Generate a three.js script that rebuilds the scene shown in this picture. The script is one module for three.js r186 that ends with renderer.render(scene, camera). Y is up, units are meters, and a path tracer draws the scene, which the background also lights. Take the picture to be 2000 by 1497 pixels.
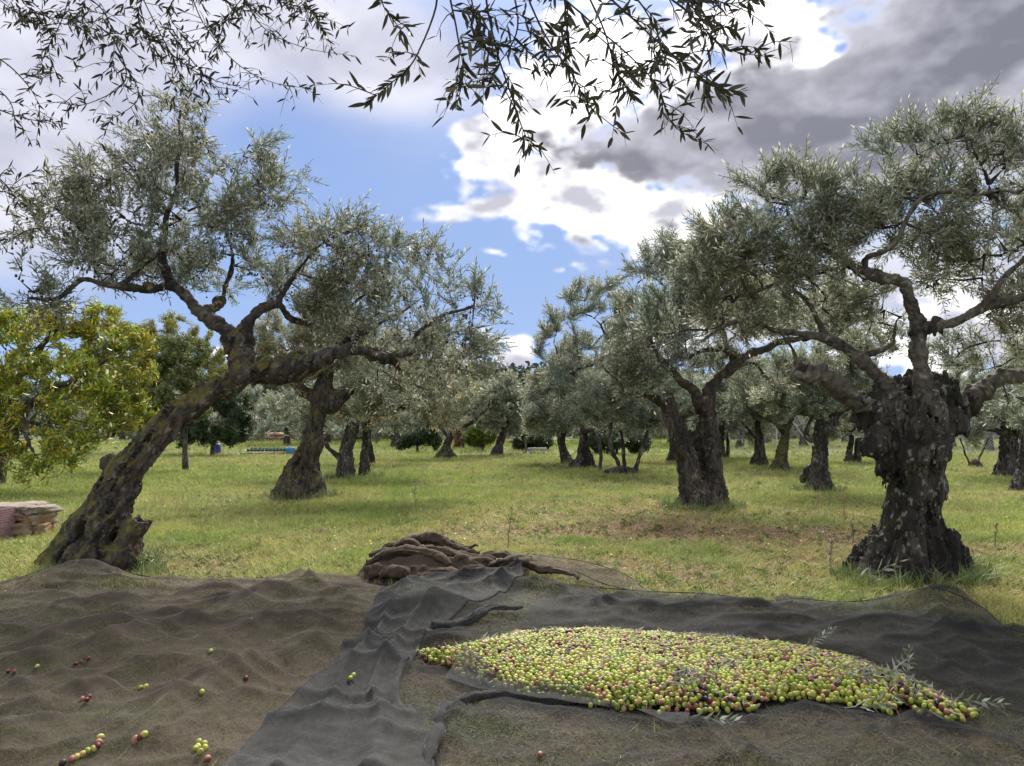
import * as THREE from 'three';
import { MarchingCubes } from 'three/addons/objects/MarchingCubes.js';
import { mergeGeometries, mergeVertices } from 'three/addons/utils/BufferGeometryUtils.js';

// ---------------------------------------------------------------- camera, sky, sun, exposure
const EYE = 1.3, F = 1501, PITCH = Math.atan(81.5 / F);      // eye height; focal length of the photograph in its pixels; upward tilt
const scene = new THREE.Scene();
const camera = new THREE.PerspectiveCamera(2 * Math.atan(748.5 / F) * 180 / Math.PI, 2000 / 1497, 0.05, 1500);
camera.position.set(0, EYE, 0);
camera.rotation.x = PITCH;
const renderer = new THREE.WebGLRenderer({ antialias: true });
renderer.toneMapping = THREE.LinearToneMapping;
renderer.toneMappingExposure = 2.6;
renderer.shadowMap.enabled = true;

const SUN_AZ = 8 * Math.PI / 180, SUN_EL = 44 * Math.PI / 180;
const SUN = new THREE.Vector3(Math.sin(SUN_AZ) * Math.cos(SUN_EL), Math.sin(SUN_EL), -Math.cos(SUN_AZ) * Math.cos(SUN_EL));
const sun = new THREE.DirectionalLight(new THREE.Color().setRGB(1, 0.96, 0.89), 3.7);
sun.position.copy(SUN).multiplyScalar(60);
sun.castShadow = true;
sun.shadow.radius = 55;
sun.shadow.mapSize.set(2048, 2048);
Object.assign(sun.shadow.camera, { left: -30, right: 30, top: 30, bottom: -30, near: 1, far: 160 });
scene.add(sun, sun.target);

// ---------------------------------------------------------------- random numbers and noise
function rng(seed) {
  let a = seed >>> 0;
  return () => { a = (a + 0x6D2B79F5) | 0; let t = Math.imul(a ^ (a >>> 15), 1 | a); t = (t + Math.imul(t ^ (t >>> 7), 61 | t)) ^ t; return ((t ^ (t >>> 14)) >>> 0) / 4294967296; };
}
const PERM = new Uint8Array(512);
{ const r = rng(77), p = [...Array(256).keys()]; for (let i = 255; i > 0; i--) { const j = Math.floor(r() * (i + 1)); [p[i], p[j]] = [p[j], p[i]]; } for (let i = 0; i < 512; i++) PERM[i] = p[i & 255]; }
const fade = t => t * t * t * (t * (t * 6 - 15) + 10);
function gr(h, x, y, z) { h &= 15; const u = h < 8 ? x : y, v = h < 4 ? y : (h === 12 || h === 14 ? x : z); return ((h & 1) ? -u : u) + ((h & 2) ? -v : v); }
function noise(x, y, z) {
  const fx = Math.floor(x), fy = Math.floor(y), fz = Math.floor(z), X = fx & 255, Y = fy & 255, Z = fz & 255;
  x -= fx; y -= fy; z -= fz;
  const u = fade(x), v = fade(y), w = fade(z), P = PERM;
  const A = P[X] + Y, AA = P[A] + Z, AB = P[A + 1] + Z, B = P[X + 1] + Y, BA = P[B] + Z, BB = P[B + 1] + Z;
  const l = (a, b, t) => a + t * (b - a);
  return l(l(l(gr(P[AA], x, y, z), gr(P[BA], x - 1, y, z), u), l(gr(P[AB], x, y - 1, z), gr(P[BB], x - 1, y - 1, z), u), v),
    l(l(gr(P[AA + 1], x, y, z - 1), gr(P[BA + 1], x - 1, y, z - 1), u), l(gr(P[AB + 1], x, y - 1, z - 1), gr(P[BB + 1], x - 1, y - 1, z - 1), u), v), w);
}
function fbm(x, y, z, o = 4) { let s = 0, a = 0.5; for (let i = 0; i < o; i++) { s += a * noise(x, y, z); x = x * 2.03 + 3.1; y = y * 2.03 + 1.7; z = z * 2.03 + 5.3; a *= 0.5; } return s; }
const clamp = (x, a = 0, b = 1) => Math.min(b, Math.max(a, x));
const sstep = (a, b, x) => { const t = clamp((x - a) / (b - a)); return t * t * (3 - 2 * t); };
const lerp = (a, b, t) => a + (b - a) * t;
const mix3 = (a, b, t) => [lerp(a[0], b[0], t), lerp(a[1], b[1], t), lerp(a[2], b[2], t)];
const V = (x, y, z) => new THREE.Vector3(x, y, z);

// ---------------------------------------------------------------- places: a direction of sight with a distance becomes a point
const cP = Math.cos(PITCH), sP = Math.sin(PITCH);
function sight(px, py) { const x = (px - 1000) / F, y = (748.5 - py) / F; return V(x, y * cP + sP, y * sP - cP); }
function at(px, py, depth) { const d = sight(px, py); return d.multiplyScalar(depth / -d.z).add(V(0, EYE, 0)); }
function groundHeight(x, z) { return 0.05 * noise(x * 0.35, 3.3, z * 0.35) + 0.018 * noise(x * 1.7, 8.1, z * 1.7); }
function gnd(px, py, up = 0) {
  const d = sight(px, py); let h = up;
  for (let i = 0; i < 3; i++) { const t = (h - EYE) / d.y; h = up + groundHeight(d.x * t, d.z * t); }
  const t = (h - EYE) / d.y; return V(d.x * t, h, d.z * t);
}

// ---------------------------------------------------------------- the sky: blue air, a veil, bright cumulus and grey cloud around a hidden sun
{
  const W = 3072, H = 1536, data = new Float32Array(W * H * 4);
  const dirOf = (px, py) => { const d = sight(px, py).normalize(); return [Math.atan2(d.x, -d.z), Math.asin(d.y)]; };
  // cloud masses: [direction, half width, half height in degrees, tilt, weight]
  const mass = (px, py, w, h, tilt, k) => { const [a, e] = dirOf(px, py), t = tilt * Math.PI / 180; return [a, e, w / 38, h / 38, Math.cos(t), Math.sin(t), k]; };
  const D2R = Math.PI / 180;
  const sum = (list, a, e) => { let s = 0; for (const m of list) { const x = (a - m[0]) / D2R, y = (e - m[1]) / D2R, u = (x * m[4] + y * m[5]) / m[2], v = (-x * m[5] + y * m[4]) / m[3], q = u * u + v * v; if (q < 9) s += m[6] * Math.exp(-q); } return s; };
  const veil = [mass(250, 40, 640, 190, 6, 1.25), mass(40, 330, 330, 250, 0, 1.1), mass(760, 120, 330, 150, -10, 1.0), mass(-500, 200, 500, 400, 0, 1.0), mass(1750, 560, 480, 190, 0, 1.0)];
  const cum = [mass(1080, 370, 230, 80, -10, 1.2), mass(1230, 440, 200, 80, -22, 1.15), mass(920, 412, 170, 28, 5, 0.85), mass(930, 300, 80, 60, 0, 0.85), mass(1360, 400, 190, 60, 0, 0.8), mass(1130, 522, 80, 20, 8, 0.72), mass(965, 492, 60, 14, -14, 0.85),
    mass(1010, 690, 60, 60, 0, 1.0), mass(965, 650, 50, 30, 0, 0.5), mass(700, 445, 34, 12, 0, 0.8), mass(810, 485, 38, 14, 0, 0.8), mass(100, 610, 90, 26, 0, 0.85), mass(420, 690, 90, 26, 0, 0.7), mass(1180, 150, 300, 170, 0, 1.0), mass(1850, 690, 190, 80, 0, 0.9), mass(1500, 620, 260, 120, 0, 0.7), mass(1000, 230, 110, 80, 0, 0.8), mass(1590, 100, 120, 70, 0, 1.1), mass(1440, 20, 190, 90, 0, 1.1), mass(1040, 470, 70, 40, -10, 0.5), mass(560, 700, 160, 40, 0, 0.8), mass(250, 640, 120, 34, 0, 0.7), mass(1300, 660, 150, 60, 0, 0.8), mass(900, 700, 90, 40, 0, 0.7), mass(1950, 600, 220, 110, 0, 0.8)];
  const dark = [mass(1310, 285, 350, 75, -2, 1.45), mass(1650, 230, 430, 170, 0, 1.2), mass(1900, 60, 380, 170, 0, 1.2), mass(1560, 330, 260, 80, 0, 0.8), mass(2300, 300, 380, 330, 0, 1.0), mass(1140, 470, 80, 40, -30, 0.5), mass(1060, 405, 80, 30, 0, 0.5), mass(1320, 440, 70, 24, 0, 0.6), mass(1600, 105, 60, 30, 8, -1.5), mass(1420, 10, 150, 70, 0, -1.0), mass(1180, 170, 120, 50, 0, -0.25), mass(1560, 40, 60, 40, 0, -0.3)];
  for (let j = 0; j < H; j++) {
    const el = ((j + 0.5) / H - 0.5) * Math.PI, se = Math.sin(el), ce = Math.cos(el);
    for (let i = 0; i < W; i++) {
      const k = 4 * (j * W + i);
      if (el < -0.03) { data[k] = 0.5; data[k + 1] = 0.52; data[k + 2] = 0.5; data[k + 3] = 1; continue; }
      const th = ((i + 0.5) / W - 0.5) * 2 * Math.PI, x = ce * Math.cos(th), z = ce * Math.sin(th), az = Math.atan2(x, -z);
      const cosS = x * SUN.x + se * SUN.y + z * SUN.z, ang = Math.acos(clamp(cosS, -1, 1)) / D2R;
      const t = clamp(el / 0.9);
      let c = mix3([0.20, 0.275, 0.40], [0.062, 0.110, 0.270], Math.pow(t, 0.5));
      const halo = Math.exp(-ang * ang / 500);
      c = c.map((v, n) => v + halo * [0.06, 0.057, 0.05][n]);
      // noise in the direction's own space, stretched flat towards the horizon
      const s = 3.2, X = x * s, Y = se * s * 1.8, Z = z * s;
      const n1 = fbm(X + 11, Y, Z, 6), n2 = fbm(X * 2.1 + 31, Y * 2.1 + 7, Z * 2.1, 5), n3 = fbm(X * 0.9 - 17, Y * 0.9 + 3, Z * 0.9 + 9, 3), n4 = fbm(X * 5 + 3, Y * 5, Z * 5 + 40, 4);
      // the masses seen from here give way to clouds of the same kinds all round
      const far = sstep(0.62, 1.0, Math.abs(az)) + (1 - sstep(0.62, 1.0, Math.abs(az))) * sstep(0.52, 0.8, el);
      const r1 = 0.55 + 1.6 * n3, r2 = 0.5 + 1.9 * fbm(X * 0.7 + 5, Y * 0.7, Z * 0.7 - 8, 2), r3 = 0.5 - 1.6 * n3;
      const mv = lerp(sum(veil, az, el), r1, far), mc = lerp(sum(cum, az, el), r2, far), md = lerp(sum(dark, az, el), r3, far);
      const av = 0.94 * sstep(0.1, 1.15, mv + 0.7 * n1);
      c = mix3(c, mix3([0.205, 0.21, 0.255], [0.345, 0.345, 0.385], clamp(0.5 + 1.7 * n2 + 0.5 * halo)), av);
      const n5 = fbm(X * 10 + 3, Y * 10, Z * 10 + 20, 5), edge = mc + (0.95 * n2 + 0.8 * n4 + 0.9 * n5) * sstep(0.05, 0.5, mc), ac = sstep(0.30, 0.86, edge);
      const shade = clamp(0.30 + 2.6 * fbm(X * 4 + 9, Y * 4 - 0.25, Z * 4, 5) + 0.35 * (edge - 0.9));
      c = mix3(c, mix3([0.56, 0.555, 0.555].map(v => v * (1 + 0.5 * halo + 1.3 * sstep(40, 110, ang))), [0.235, 0.235, 0.27], clamp(shade)), ac);  // clouds far from the sun brightened as added fill on crowns and trunks
      const de = md + (0.7 * n1 + 0.75 * n4 + 0.7 * n5) * sstep(0.05, 0.5, md), ad = 0.97 * sstep(0.22, 0.9, de);
      const grey = mix3([0.215, 0.215, 0.245], [0.092, 0.092, 0.111], clamp(0.35 + 1.7 * n2 + 1.1 * n4 + 0.45 * (de - 0.8)));
      c = mix3(c, mix3([0.46, 0.455, 0.47], grey, sstep(0.25, 0.95, de)), ad);
      const glow = 2.2 * Math.exp(-ang * ang / 60) + 0.14 * Math.exp(-ang * ang / 260);
      data[k] = c[0] + glow; data[k + 1] = c[1] + glow * 0.97; data[k + 2] = c[2] + glow * 0.93; data[k + 3] = 1;
    }
  }
  const tex = new THREE.DataTexture(data, W, H, THREE.RGBAFormat, THREE.FloatType);
  tex.mapping = THREE.EquirectangularReflectionMapping;
  tex.magFilter = THREE.LinearFilter; tex.needsUpdate = true;
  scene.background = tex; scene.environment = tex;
}

// ---------------------------------------------------------------- naming and bookkeeping
const taken = new Map();
function numbered(name) { const n = taken.get(name) || 0; taken.set(name, n + 1); return n ? `${name}_${String(n).padStart(3, '0')}` : name; }
function tag(o, label, category, group, kind) { o.userData.label = label; o.userData.category = category; if (group) o.userData.group = group; if (kind) o.userData.kind = kind; return o; }
function thing(name, label, category, p, group) { const g = new THREE.Group(); g.name = numbered(name); g.position.copy(p); scene.add(g); return tag(g, label, category, group); }
function part(parent, name, geometry, material, kind) { const m = new THREE.Mesh(geometry, material); m.name = name; if (kind) m.userData.kind = kind; parent.add(m); return m; }
function structure(name, geometry, material) { const m = new THREE.Mesh(geometry, material); m.name = numbered(name); m.userData.kind = 'structure'; scene.add(m); return m; }
const rel = (geometry, p) => geometry.translate(-p.x, -p.y, -p.z);
const std = (rgb, rough = 0.9, extra = {}) => new THREE.MeshStandardMaterial({ color: new THREE.Color().setRGB(...rgb), roughness: rough, ...extra });
const painted = (rough = 0.95, extra = {}) => new THREE.MeshStandardMaterial({ vertexColors: true, roughness: rough, ...extra });

// ---------------------------------------------------------------- geometry helpers
function geo(pos, idx, col, uv) {
  const g = new THREE.BufferGeometry();
  g.setAttribute('position', new THREE.Float32BufferAttribute(pos, 3));
  if (col) g.setAttribute('color', new THREE.Float32BufferAttribute(col, 3));
  if (uv) g.setAttribute('uv', new THREE.Float32BufferAttribute(uv, 2));
  if (idx) g.setIndex(idx);
  g.computeVertexNormals();
  return g;
}
function paint(g, f) {          // vertex colours from position and normal
  const p = g.attributes.position, n = g.attributes.normal, c = new Float32Array(p.count * 3);
  for (let i = 0; i < p.count; i++) { const q = f(p.getX(i), p.getY(i), p.getZ(i), n.getX(i), n.getY(i), n.getZ(i)); c[3 * i] = q[0]; c[3 * i + 1] = q[1]; c[3 * i + 2] = q[2]; }
  g.setAttribute('color', new THREE.BufferAttribute(c, 3));
  return g;
}
// a limb along points {p, r}: round, knobbly, tapering
function limb(points, { step = 0.05, sides = 9, rough = 0.12, wander = 0.03, seed = 1, flat = 1, closed = true, crease = 0 } = {}) {
  const curve = new THREE.CatmullRomCurve3(points.map(q => q.p), false, 'centripetal'), len = curve.getLength(), n = Math.max(3, Math.round(len / step));
  const pos = [], idx = [], uv = [];
  let nrm = null, prev = null;
  for (let i = 0; i <= n; i++) {
    const t = i / n, c = curve.getPoint(t), tan = curve.getTangent(t);
    const f = t * (points.length - 1), a = Math.min(points.length - 2, Math.floor(f)), r0 = lerp(points[a].r, points[a + 1].r, f - a);
    if (wander && i && i < n) c.add(V(noise(c.x * 3 + seed, c.y * 3, c.z * 3), noise(c.x * 3, c.y * 3 + seed, c.z * 3), noise(c.x * 3, c.y * 3, c.z * 3 + seed)).multiplyScalar(wander));
    if (!nrm) { nrm = Math.abs(tan.y) > 0.9 ? V(1, 0, 0) : V(0, 1, 0); nrm.sub(tan.clone().multiplyScalar(nrm.dot(tan))).normalize(); }
    else { nrm.sub(tan.clone().multiplyScalar(nrm.dot(tan))).normalize(); }
    const bi = tan.clone().cross(nrm);
    for (let k = 0; k <= sides; k++) {
      const th = k / sides * 2 * Math.PI, kk = k % sides / sides * 2 * Math.PI, d = nrm.clone().multiplyScalar(Math.cos(kk) * flat).add(bi.clone().multiplyScalar(Math.sin(kk)));
      const q = c.clone().addScaledVector(d, r0), r = r0 * (1 + rough * (1.6 * noise(q.x * 6 + seed, q.y * 6, q.z * 6) + 1.1 * noise(q.x * 17, q.y * 17 + seed, q.z * 17) + 0.9 * noise(q.x * 38, q.y * 38, q.z * 38 + seed)) + crease * (1 - 3 * Math.abs(noise(Math.cos(kk) * 1.7 + seed, Math.sin(kk) * 1.7, t * len * 3.5))));
      q.copy(c).addScaledVector(d, r);
      pos.push(q.x, q.y, q.z); uv.push(th, t * len);
    }
    if (i) for (let k = 0; k < sides; k++) { const o = (i - 1) * (sides + 1) + k, u = o + sides + 1; idx.push(o, o + 1, u, o + 1, u + 1, u); }
  }
  if (closed) for (const [row, flip] of [[0, 1], [n, 0]]) {
    const e = row === 0 ? curve.getPoint(0) : curve.getPoint(1), b = pos.length / 3; pos.push(e.x, e.y, e.z); uv.push(0, 0);
    for (let k = 0; k < sides; k++) { const o = row * (sides + 1) + k; flip ? idx.push(b, o + 1, o) : idx.push(b, o, o + 1); }
  }
  return geo(pos, idx, null, uv);
}
// a fused, gnarled body: smooth union of tapering bones, ridged along the grain, meshed on a grid
const bones = (chain, id = 0) => chain.slice(1).map((q, i) => ({ a: chain[i].p, b: q.p, ra: chain[i].r, rb: q.r, id }));
function gnarled(prims, { res = 60, k = 0.06, flute = 0.03, fine = 0.012, grain = V(0, 1, 0), seed = 0, cuts = [], lump = 0.6 } = {}) {
  const lo = V(1e9, 1e9, 1e9), hi = V(-1e9, -1e9, -1e9), pad = flute * 1.2 + fine + 0.02;
  for (const b of prims) for (const [p, r] of [[b.a, b.ra], [b.b, b.rb]]) { lo.min(V(p.x - r - pad, p.y - r - pad, p.z - r - pad)); hi.max(V(p.x + r + pad, p.y + r + pad, p.z + r + pad)); }
  const mc = new MarchingCubes(res, new THREE.MeshBasicMaterial(), false, false, 320000);
  mc.isolation = 0;
  const S = mc.size, half = S / 2, c = lo.clone().add(hi).multiplyScalar(0.5), e = hi.clone().sub(lo).multiplyScalar(0.5);
  const g = grain.clone().normalize(), pre = prims.map(b => { const d = b.b.clone().sub(b.a); return { ...b, d, l2: Math.max(1e-9, d.lengthSq()) }; });
  const dist = (x, y, z) => {
    let m = 1e9, all = 1e9, id = -1;
    const join = () => { if (id < 0) return; const h = clamp(0.5 + 0.5 * (all - m) / k); all = all > 1e8 ? m : lerp(all, m, h) - k * h * (1 - h); };
    for (const b of pre) {
      if (b.id !== id) { join(); id = b.id; m = 1e9; }
      const px = x - b.a.x, py = y - b.a.y, pz = z - b.a.z, t = clamp((px * b.d.x + py * b.d.y + pz * b.d.z) / b.l2);
      const dx = px - b.d.x * t, dy = py - b.d.y * t, dz = pz - b.d.z * t, q = Math.sqrt(dx * dx + dy * dy + dz * dz) - lerp(b.ra, b.rb, t);
      if (q < m) m = q;
    }
    join();
    let d = all;
    for (const q of cuts) { const r = Math.hypot(x - q.p.x, (y - q.p.y) / (q.tall || 1), z - q.p.z) - q.r; d = Math.max(d, -r); }
    return d;
  };
  for (let zi = 0; zi < S; zi++) for (let yi = 0; yi < S; yi++) for (let xi = 0; xi < S; xi++) {
    const x = c.x + (xi - half) / half * e.x, y = c.y + (yi - half) / half * e.y, z = c.z + (zi - half) / half * e.z;
    let d = dist(x, y, z);
    if (d < 0.14 && d > -0.14) {
      const w = 0.09 * noise(x * 3 + seed, y * 3, z * 3), al = x * g.x + y * g.y + z * g.z, s = 0.86, qx = x - g.x * al * s + w, qy = y - g.y * al * s + w, qz = z - g.z * al * s - w;
      const ridge = 1 - 2.2 * Math.abs(noise(qx * 5.5 + seed, qy * 5.5, qz * 5.5)), ridge2 = 1 - 2.2 * Math.abs(noise(qx * 13 + seed, qy * 13 + 7, qz * 13));
      d -= flute * (0.85 * ridge - 0.55) + flute * 0.38 * (ridge2 - 0.5) + fine * (1.3 * noise(qx * 30 + seed, qy * 30, qz * 30) + 0.9 * noise(x * 19, y * 19 + seed, z * 19) + 1.1 * (1 - 2.5 * Math.abs(noise(qx * 52 + seed, qy * 52, qz * 52))));
      d -= lump * flute * noise(x * 5 + seed, y * 5, z * 5);
    }
    mc.field[zi * mc.size2 + yi * S + xi] = -d;
  }
  mc.update();
  const n = mc.count, pos = new Float32Array(n * 3);
  for (let i = 0; i < n; i++) { pos[3 * i] = c.x + mc.positionArray[3 * i] * e.x; pos[3 * i + 1] = c.y + mc.positionArray[3 * i + 1] * e.y; pos[3 * i + 2] = c.z + mc.positionArray[3 * i + 2] * e.z; }
  let out = new THREE.BufferGeometry(); out.setAttribute('position', new THREE.BufferAttribute(pos, 3));
  out = mergeVertices(out, 1e-4); out.computeVertexNormals();
  return out;
}
// olive bark: dark fissured grain, grey plates, pale lichen spots, moss that grows in patches on upper faces
function bark({ moss = 0, rust = 0, lichen = 1, black = 0.4, seed = 0, grey = 0 } = {}) {
  return (x, y, z, nx, ny, nz) => {
    const w = 0.05 * noise(x * 7, y * 7 + seed, z * 7), n1 = fbm(x * 3.1 + seed, y * 2.2, z * 3.1, 3), n2 = noise((x + w) * 34 + seed, y * 7, (z + w) * 34), n3 = noise(x * 75, y * 60, z * 75 + seed), n4 = noise(x * 11, y * 9 + seed, z * 11), n5 = noise((x - w) * 15 + seed, y * 3, (z + w) * 15);
    let c = mix3([0.017, 0.014, 0.012], [0.105, 0.090, 0.075], clamp(0.36 + 0.8 * n1 + 0.85 * n2 + 0.6 * n5 + 0.6 * n3 + grey));
    c = mix3(c, [0.010, 0.009, 0.008], black * sstep(-0.05, 0.28, fbm(x * 4.5 + 9 + seed, y * 1.1, z * 4.5, 3) + 0.22 * n2 + 0.1 * n3));
    c = mix3(c, [0.095, 0.052, 0.031], rust * sstep(-0.05, 0.3, n4 + 0.5 * n1 + 0.25 * n3));
    c = mix3(c, [0.24, 0.235, 0.22], lichen * 0.75 * sstep(0.40, 0.54, 0.8 * noise((x + w) * 26 + 40, y * 21 + seed, (z - w) * 26) + 0.5 * n1 + 0.4 * n4 + 0.35 * n3));
    if (moss) c = mix3(c, mix3([0.040, 0.038, 0.008], [0.11, 0.10, 0.014], clamp(0.5 + n3 + n4)), clamp(moss * sstep(0.0, 0.8, ny - 0.45 * nx + 0.9 * n4 + 0.7 * n1 + 0.3 * n3)));
    return c;
  };
}

// ---------------------------------------------------------------- leaves
// one lanceolate leaf from b along d, face n; four faces folded on the midrib
function addLeaf(o, b, d, n, L, W, col, curl = 0.06) {
  const side = d.clone().cross(n).normalize(), base = o.pos.length / 3;
  const mid = b.clone().addScaledVector(d, L * 0.48).addScaledVector(n, -L * curl), tip = b.clone().addScaledVector(d, L).addScaledVector(n, -L * curl * 2.2);
  const l = b.clone().addScaledVector(d, L * 0.45).addScaledVector(side, W / 2).addScaledVector(n, W * 0.12), r = b.clone().addScaledVector(d, L * 0.45).addScaledVector(side, -W / 2).addScaledVector(n, W * 0.12);
  for (const q of [b, l, mid, r, tip]) { o.pos.push(q.x, q.y, q.z); o.col.push(...col); }
  o.idx.push(base, base + 1, base + 2, base, base + 2, base + 3, base + 1, base + 4, base + 2, base + 2, base + 4, base + 3);
}
function addStem(o, a, b, ra, rb, col) {
  const d = b.clone().sub(a).normalize(), u = (Math.abs(d.y) > 0.9 ? V(1, 0, 0) : V(0, 1, 0)).cross(d).normalize(), w = d.clone().cross(u), s = o.pos.length / 3;
  for (const [p, r] of [[a, ra], [b, rb]]) for (let k = 0; k < 3; k++) { const q = p.clone().addScaledVector(u, r * Math.cos(k * 2.094)).addScaledVector(w, r * Math.sin(k * 2.094)); o.pos.push(q.x, q.y, q.z); o.col.push(...col); }
  for (let k = 0; k < 3; k++) { const m = (k + 1) % 3; o.idx.push(s + k, s + m, s + 3 + k, s + m, s + 3 + m, s + 3 + k); }
}
const buf = () => ({ pos: [], idx: [], col: [] }), built = o => geo(o.pos, o.idx, o.col);
const UPPER = [0.158, 0.186, 0.114], UNDER = [0.390, 0.418, 0.352];
function oliveSprig(seed, pairs = 10, len = 0.22) {          // grows along +y
  const r = rng(seed), o = buf(), bend = V(r() - 0.5, 0, r() - 0.5).multiplyScalar(0.5);
  const along = t => V(bend.x * t * t, t, bend.z * t * t).multiplyScalar(len);
  for (let i = 0; i < 3; i++) addStem(o, along(i / 3), along((i + 1) / 3), 0.0022, 0.0016, [0.10, 0.09, 0.065]);
  let turn = r() * 6;
  for (let i = 0; i <= pairs; i++) {
    const t = 0.1 + 0.9 * i / pairs; turn += Math.PI / 2 + (r() - 0.5) * 0.6;
    for (const s of i === pairs ? [0] : [0, Math.PI]) {
      if (r() < 0.12) continue;
      const a = turn + s + (r() - 0.5) * 0.5, open = i === pairs ? 0.1 : 0.75 + (r() - 0.5) * 0.6;
      const d = V(Math.cos(a) * Math.sin(open), Math.cos(open), Math.sin(a) * Math.sin(open)).normalize();
      const n = V((r() - 0.5) * 1.6, 0.4 + r() * 0.6, (r() - 0.5) * 1.6); n.sub(d.clone().multiplyScalar(n.dot(d))).normalize();
      const up = r() < 0.56, v = 0.8 + r() * 0.45, c = (up ? UPPER : UNDER).map((q, k) => q * v * (1 + (k === 0 ? 0.2 * (r() - 0.4) : 0)));
      addLeaf(o, along(t), d, n, (0.046 + r() * 0.022) * (i > pairs - 2 ? 0.8 : 1), 0.0115 + r() * 0.003, c, (r() - 0.4) * 0.12);
    }
  }
  return built(o);
}
const leafMat = (through = 0.3, rough = 0.62) => new THREE.MeshPhysicalMaterial({ vertexColors: true, roughness: rough, transmission: through, thickness: 0, side: THREE.DoubleSide, specularIntensity: 0.6 });
const OLIVE_LEAF = leafMat(0.55, 0.9);
const SPRIGS = [1, 2, 3, 4].map(s => oliveSprig(100 + s));
function broadSprig(seed, leaves, len, L, W, palette) {      // a twig of broad drooping leaves, along +y
  const r = rng(seed), o = buf();
  const along = t => V(0.15 * t * t, t, 0.1 * t * t).multiplyScalar(len);
  addStem(o, along(0), along(0.5), 0.004, 0.003, [0.09, 0.08, 0.05]); addStem(o, along(0.5), along(1), 0.003, 0.002, [0.09, 0.08, 0.05]);
  for (let i = 0; i < leaves; i++) {
    const t = 0.15 + 0.85 * i / leaves, a = i * 2.4 + r(), open = 0.9 + r() * 0.6;
    const d = V(Math.cos(a) * Math.sin(open), Math.cos(open) - 0.25, Math.sin(a) * Math.sin(open)).normalize();
    const n = V((r() - 0.5), 0.8, (r() - 0.5)); n.sub(d.clone().multiplyScalar(n.dot(d))).normalize();
    const c = palette[Math.floor(r() * palette.length)], v = 0.8 + 0.4 * r();
    addLeaf(o, along(t), d, n, L * (0.75 + 0.5 * r()), W * (0.8 + 0.4 * r()), c.map(q => q * v), 0.08 + 0.1 * r());
  }
  return built(o);
}
const UPV = V(0, 1, 0), M4 = new THREE.Matrix4(), Q4 = new THREE.Quaternion(), Q5 = new THREE.Quaternion();
function scatter(parent, name, geometry, material, list) {    // list: {p, d, s, c}
  const m = new THREE.InstancedMesh(geometry, material, list.length); m.name = name; m.userData.kind = 'stuff';
  const c = new THREE.Color();
  list.forEach((q, i) => {
    Q4.setFromUnitVectors(UPV, q.d); Q5.setFromAxisAngle(UPV, q.turn ?? (i * 2.39996)); Q4.multiply(Q5);
    M4.compose(q.p, Q4, typeof q.s === 'number' ? V(q.s, q.s, q.s) : q.s); m.setMatrixAt(i, M4);
    if (q.c) m.setColorAt(i, c.setRGB(...q.c));
  });
  parent.add(m); return m;
}

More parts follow.
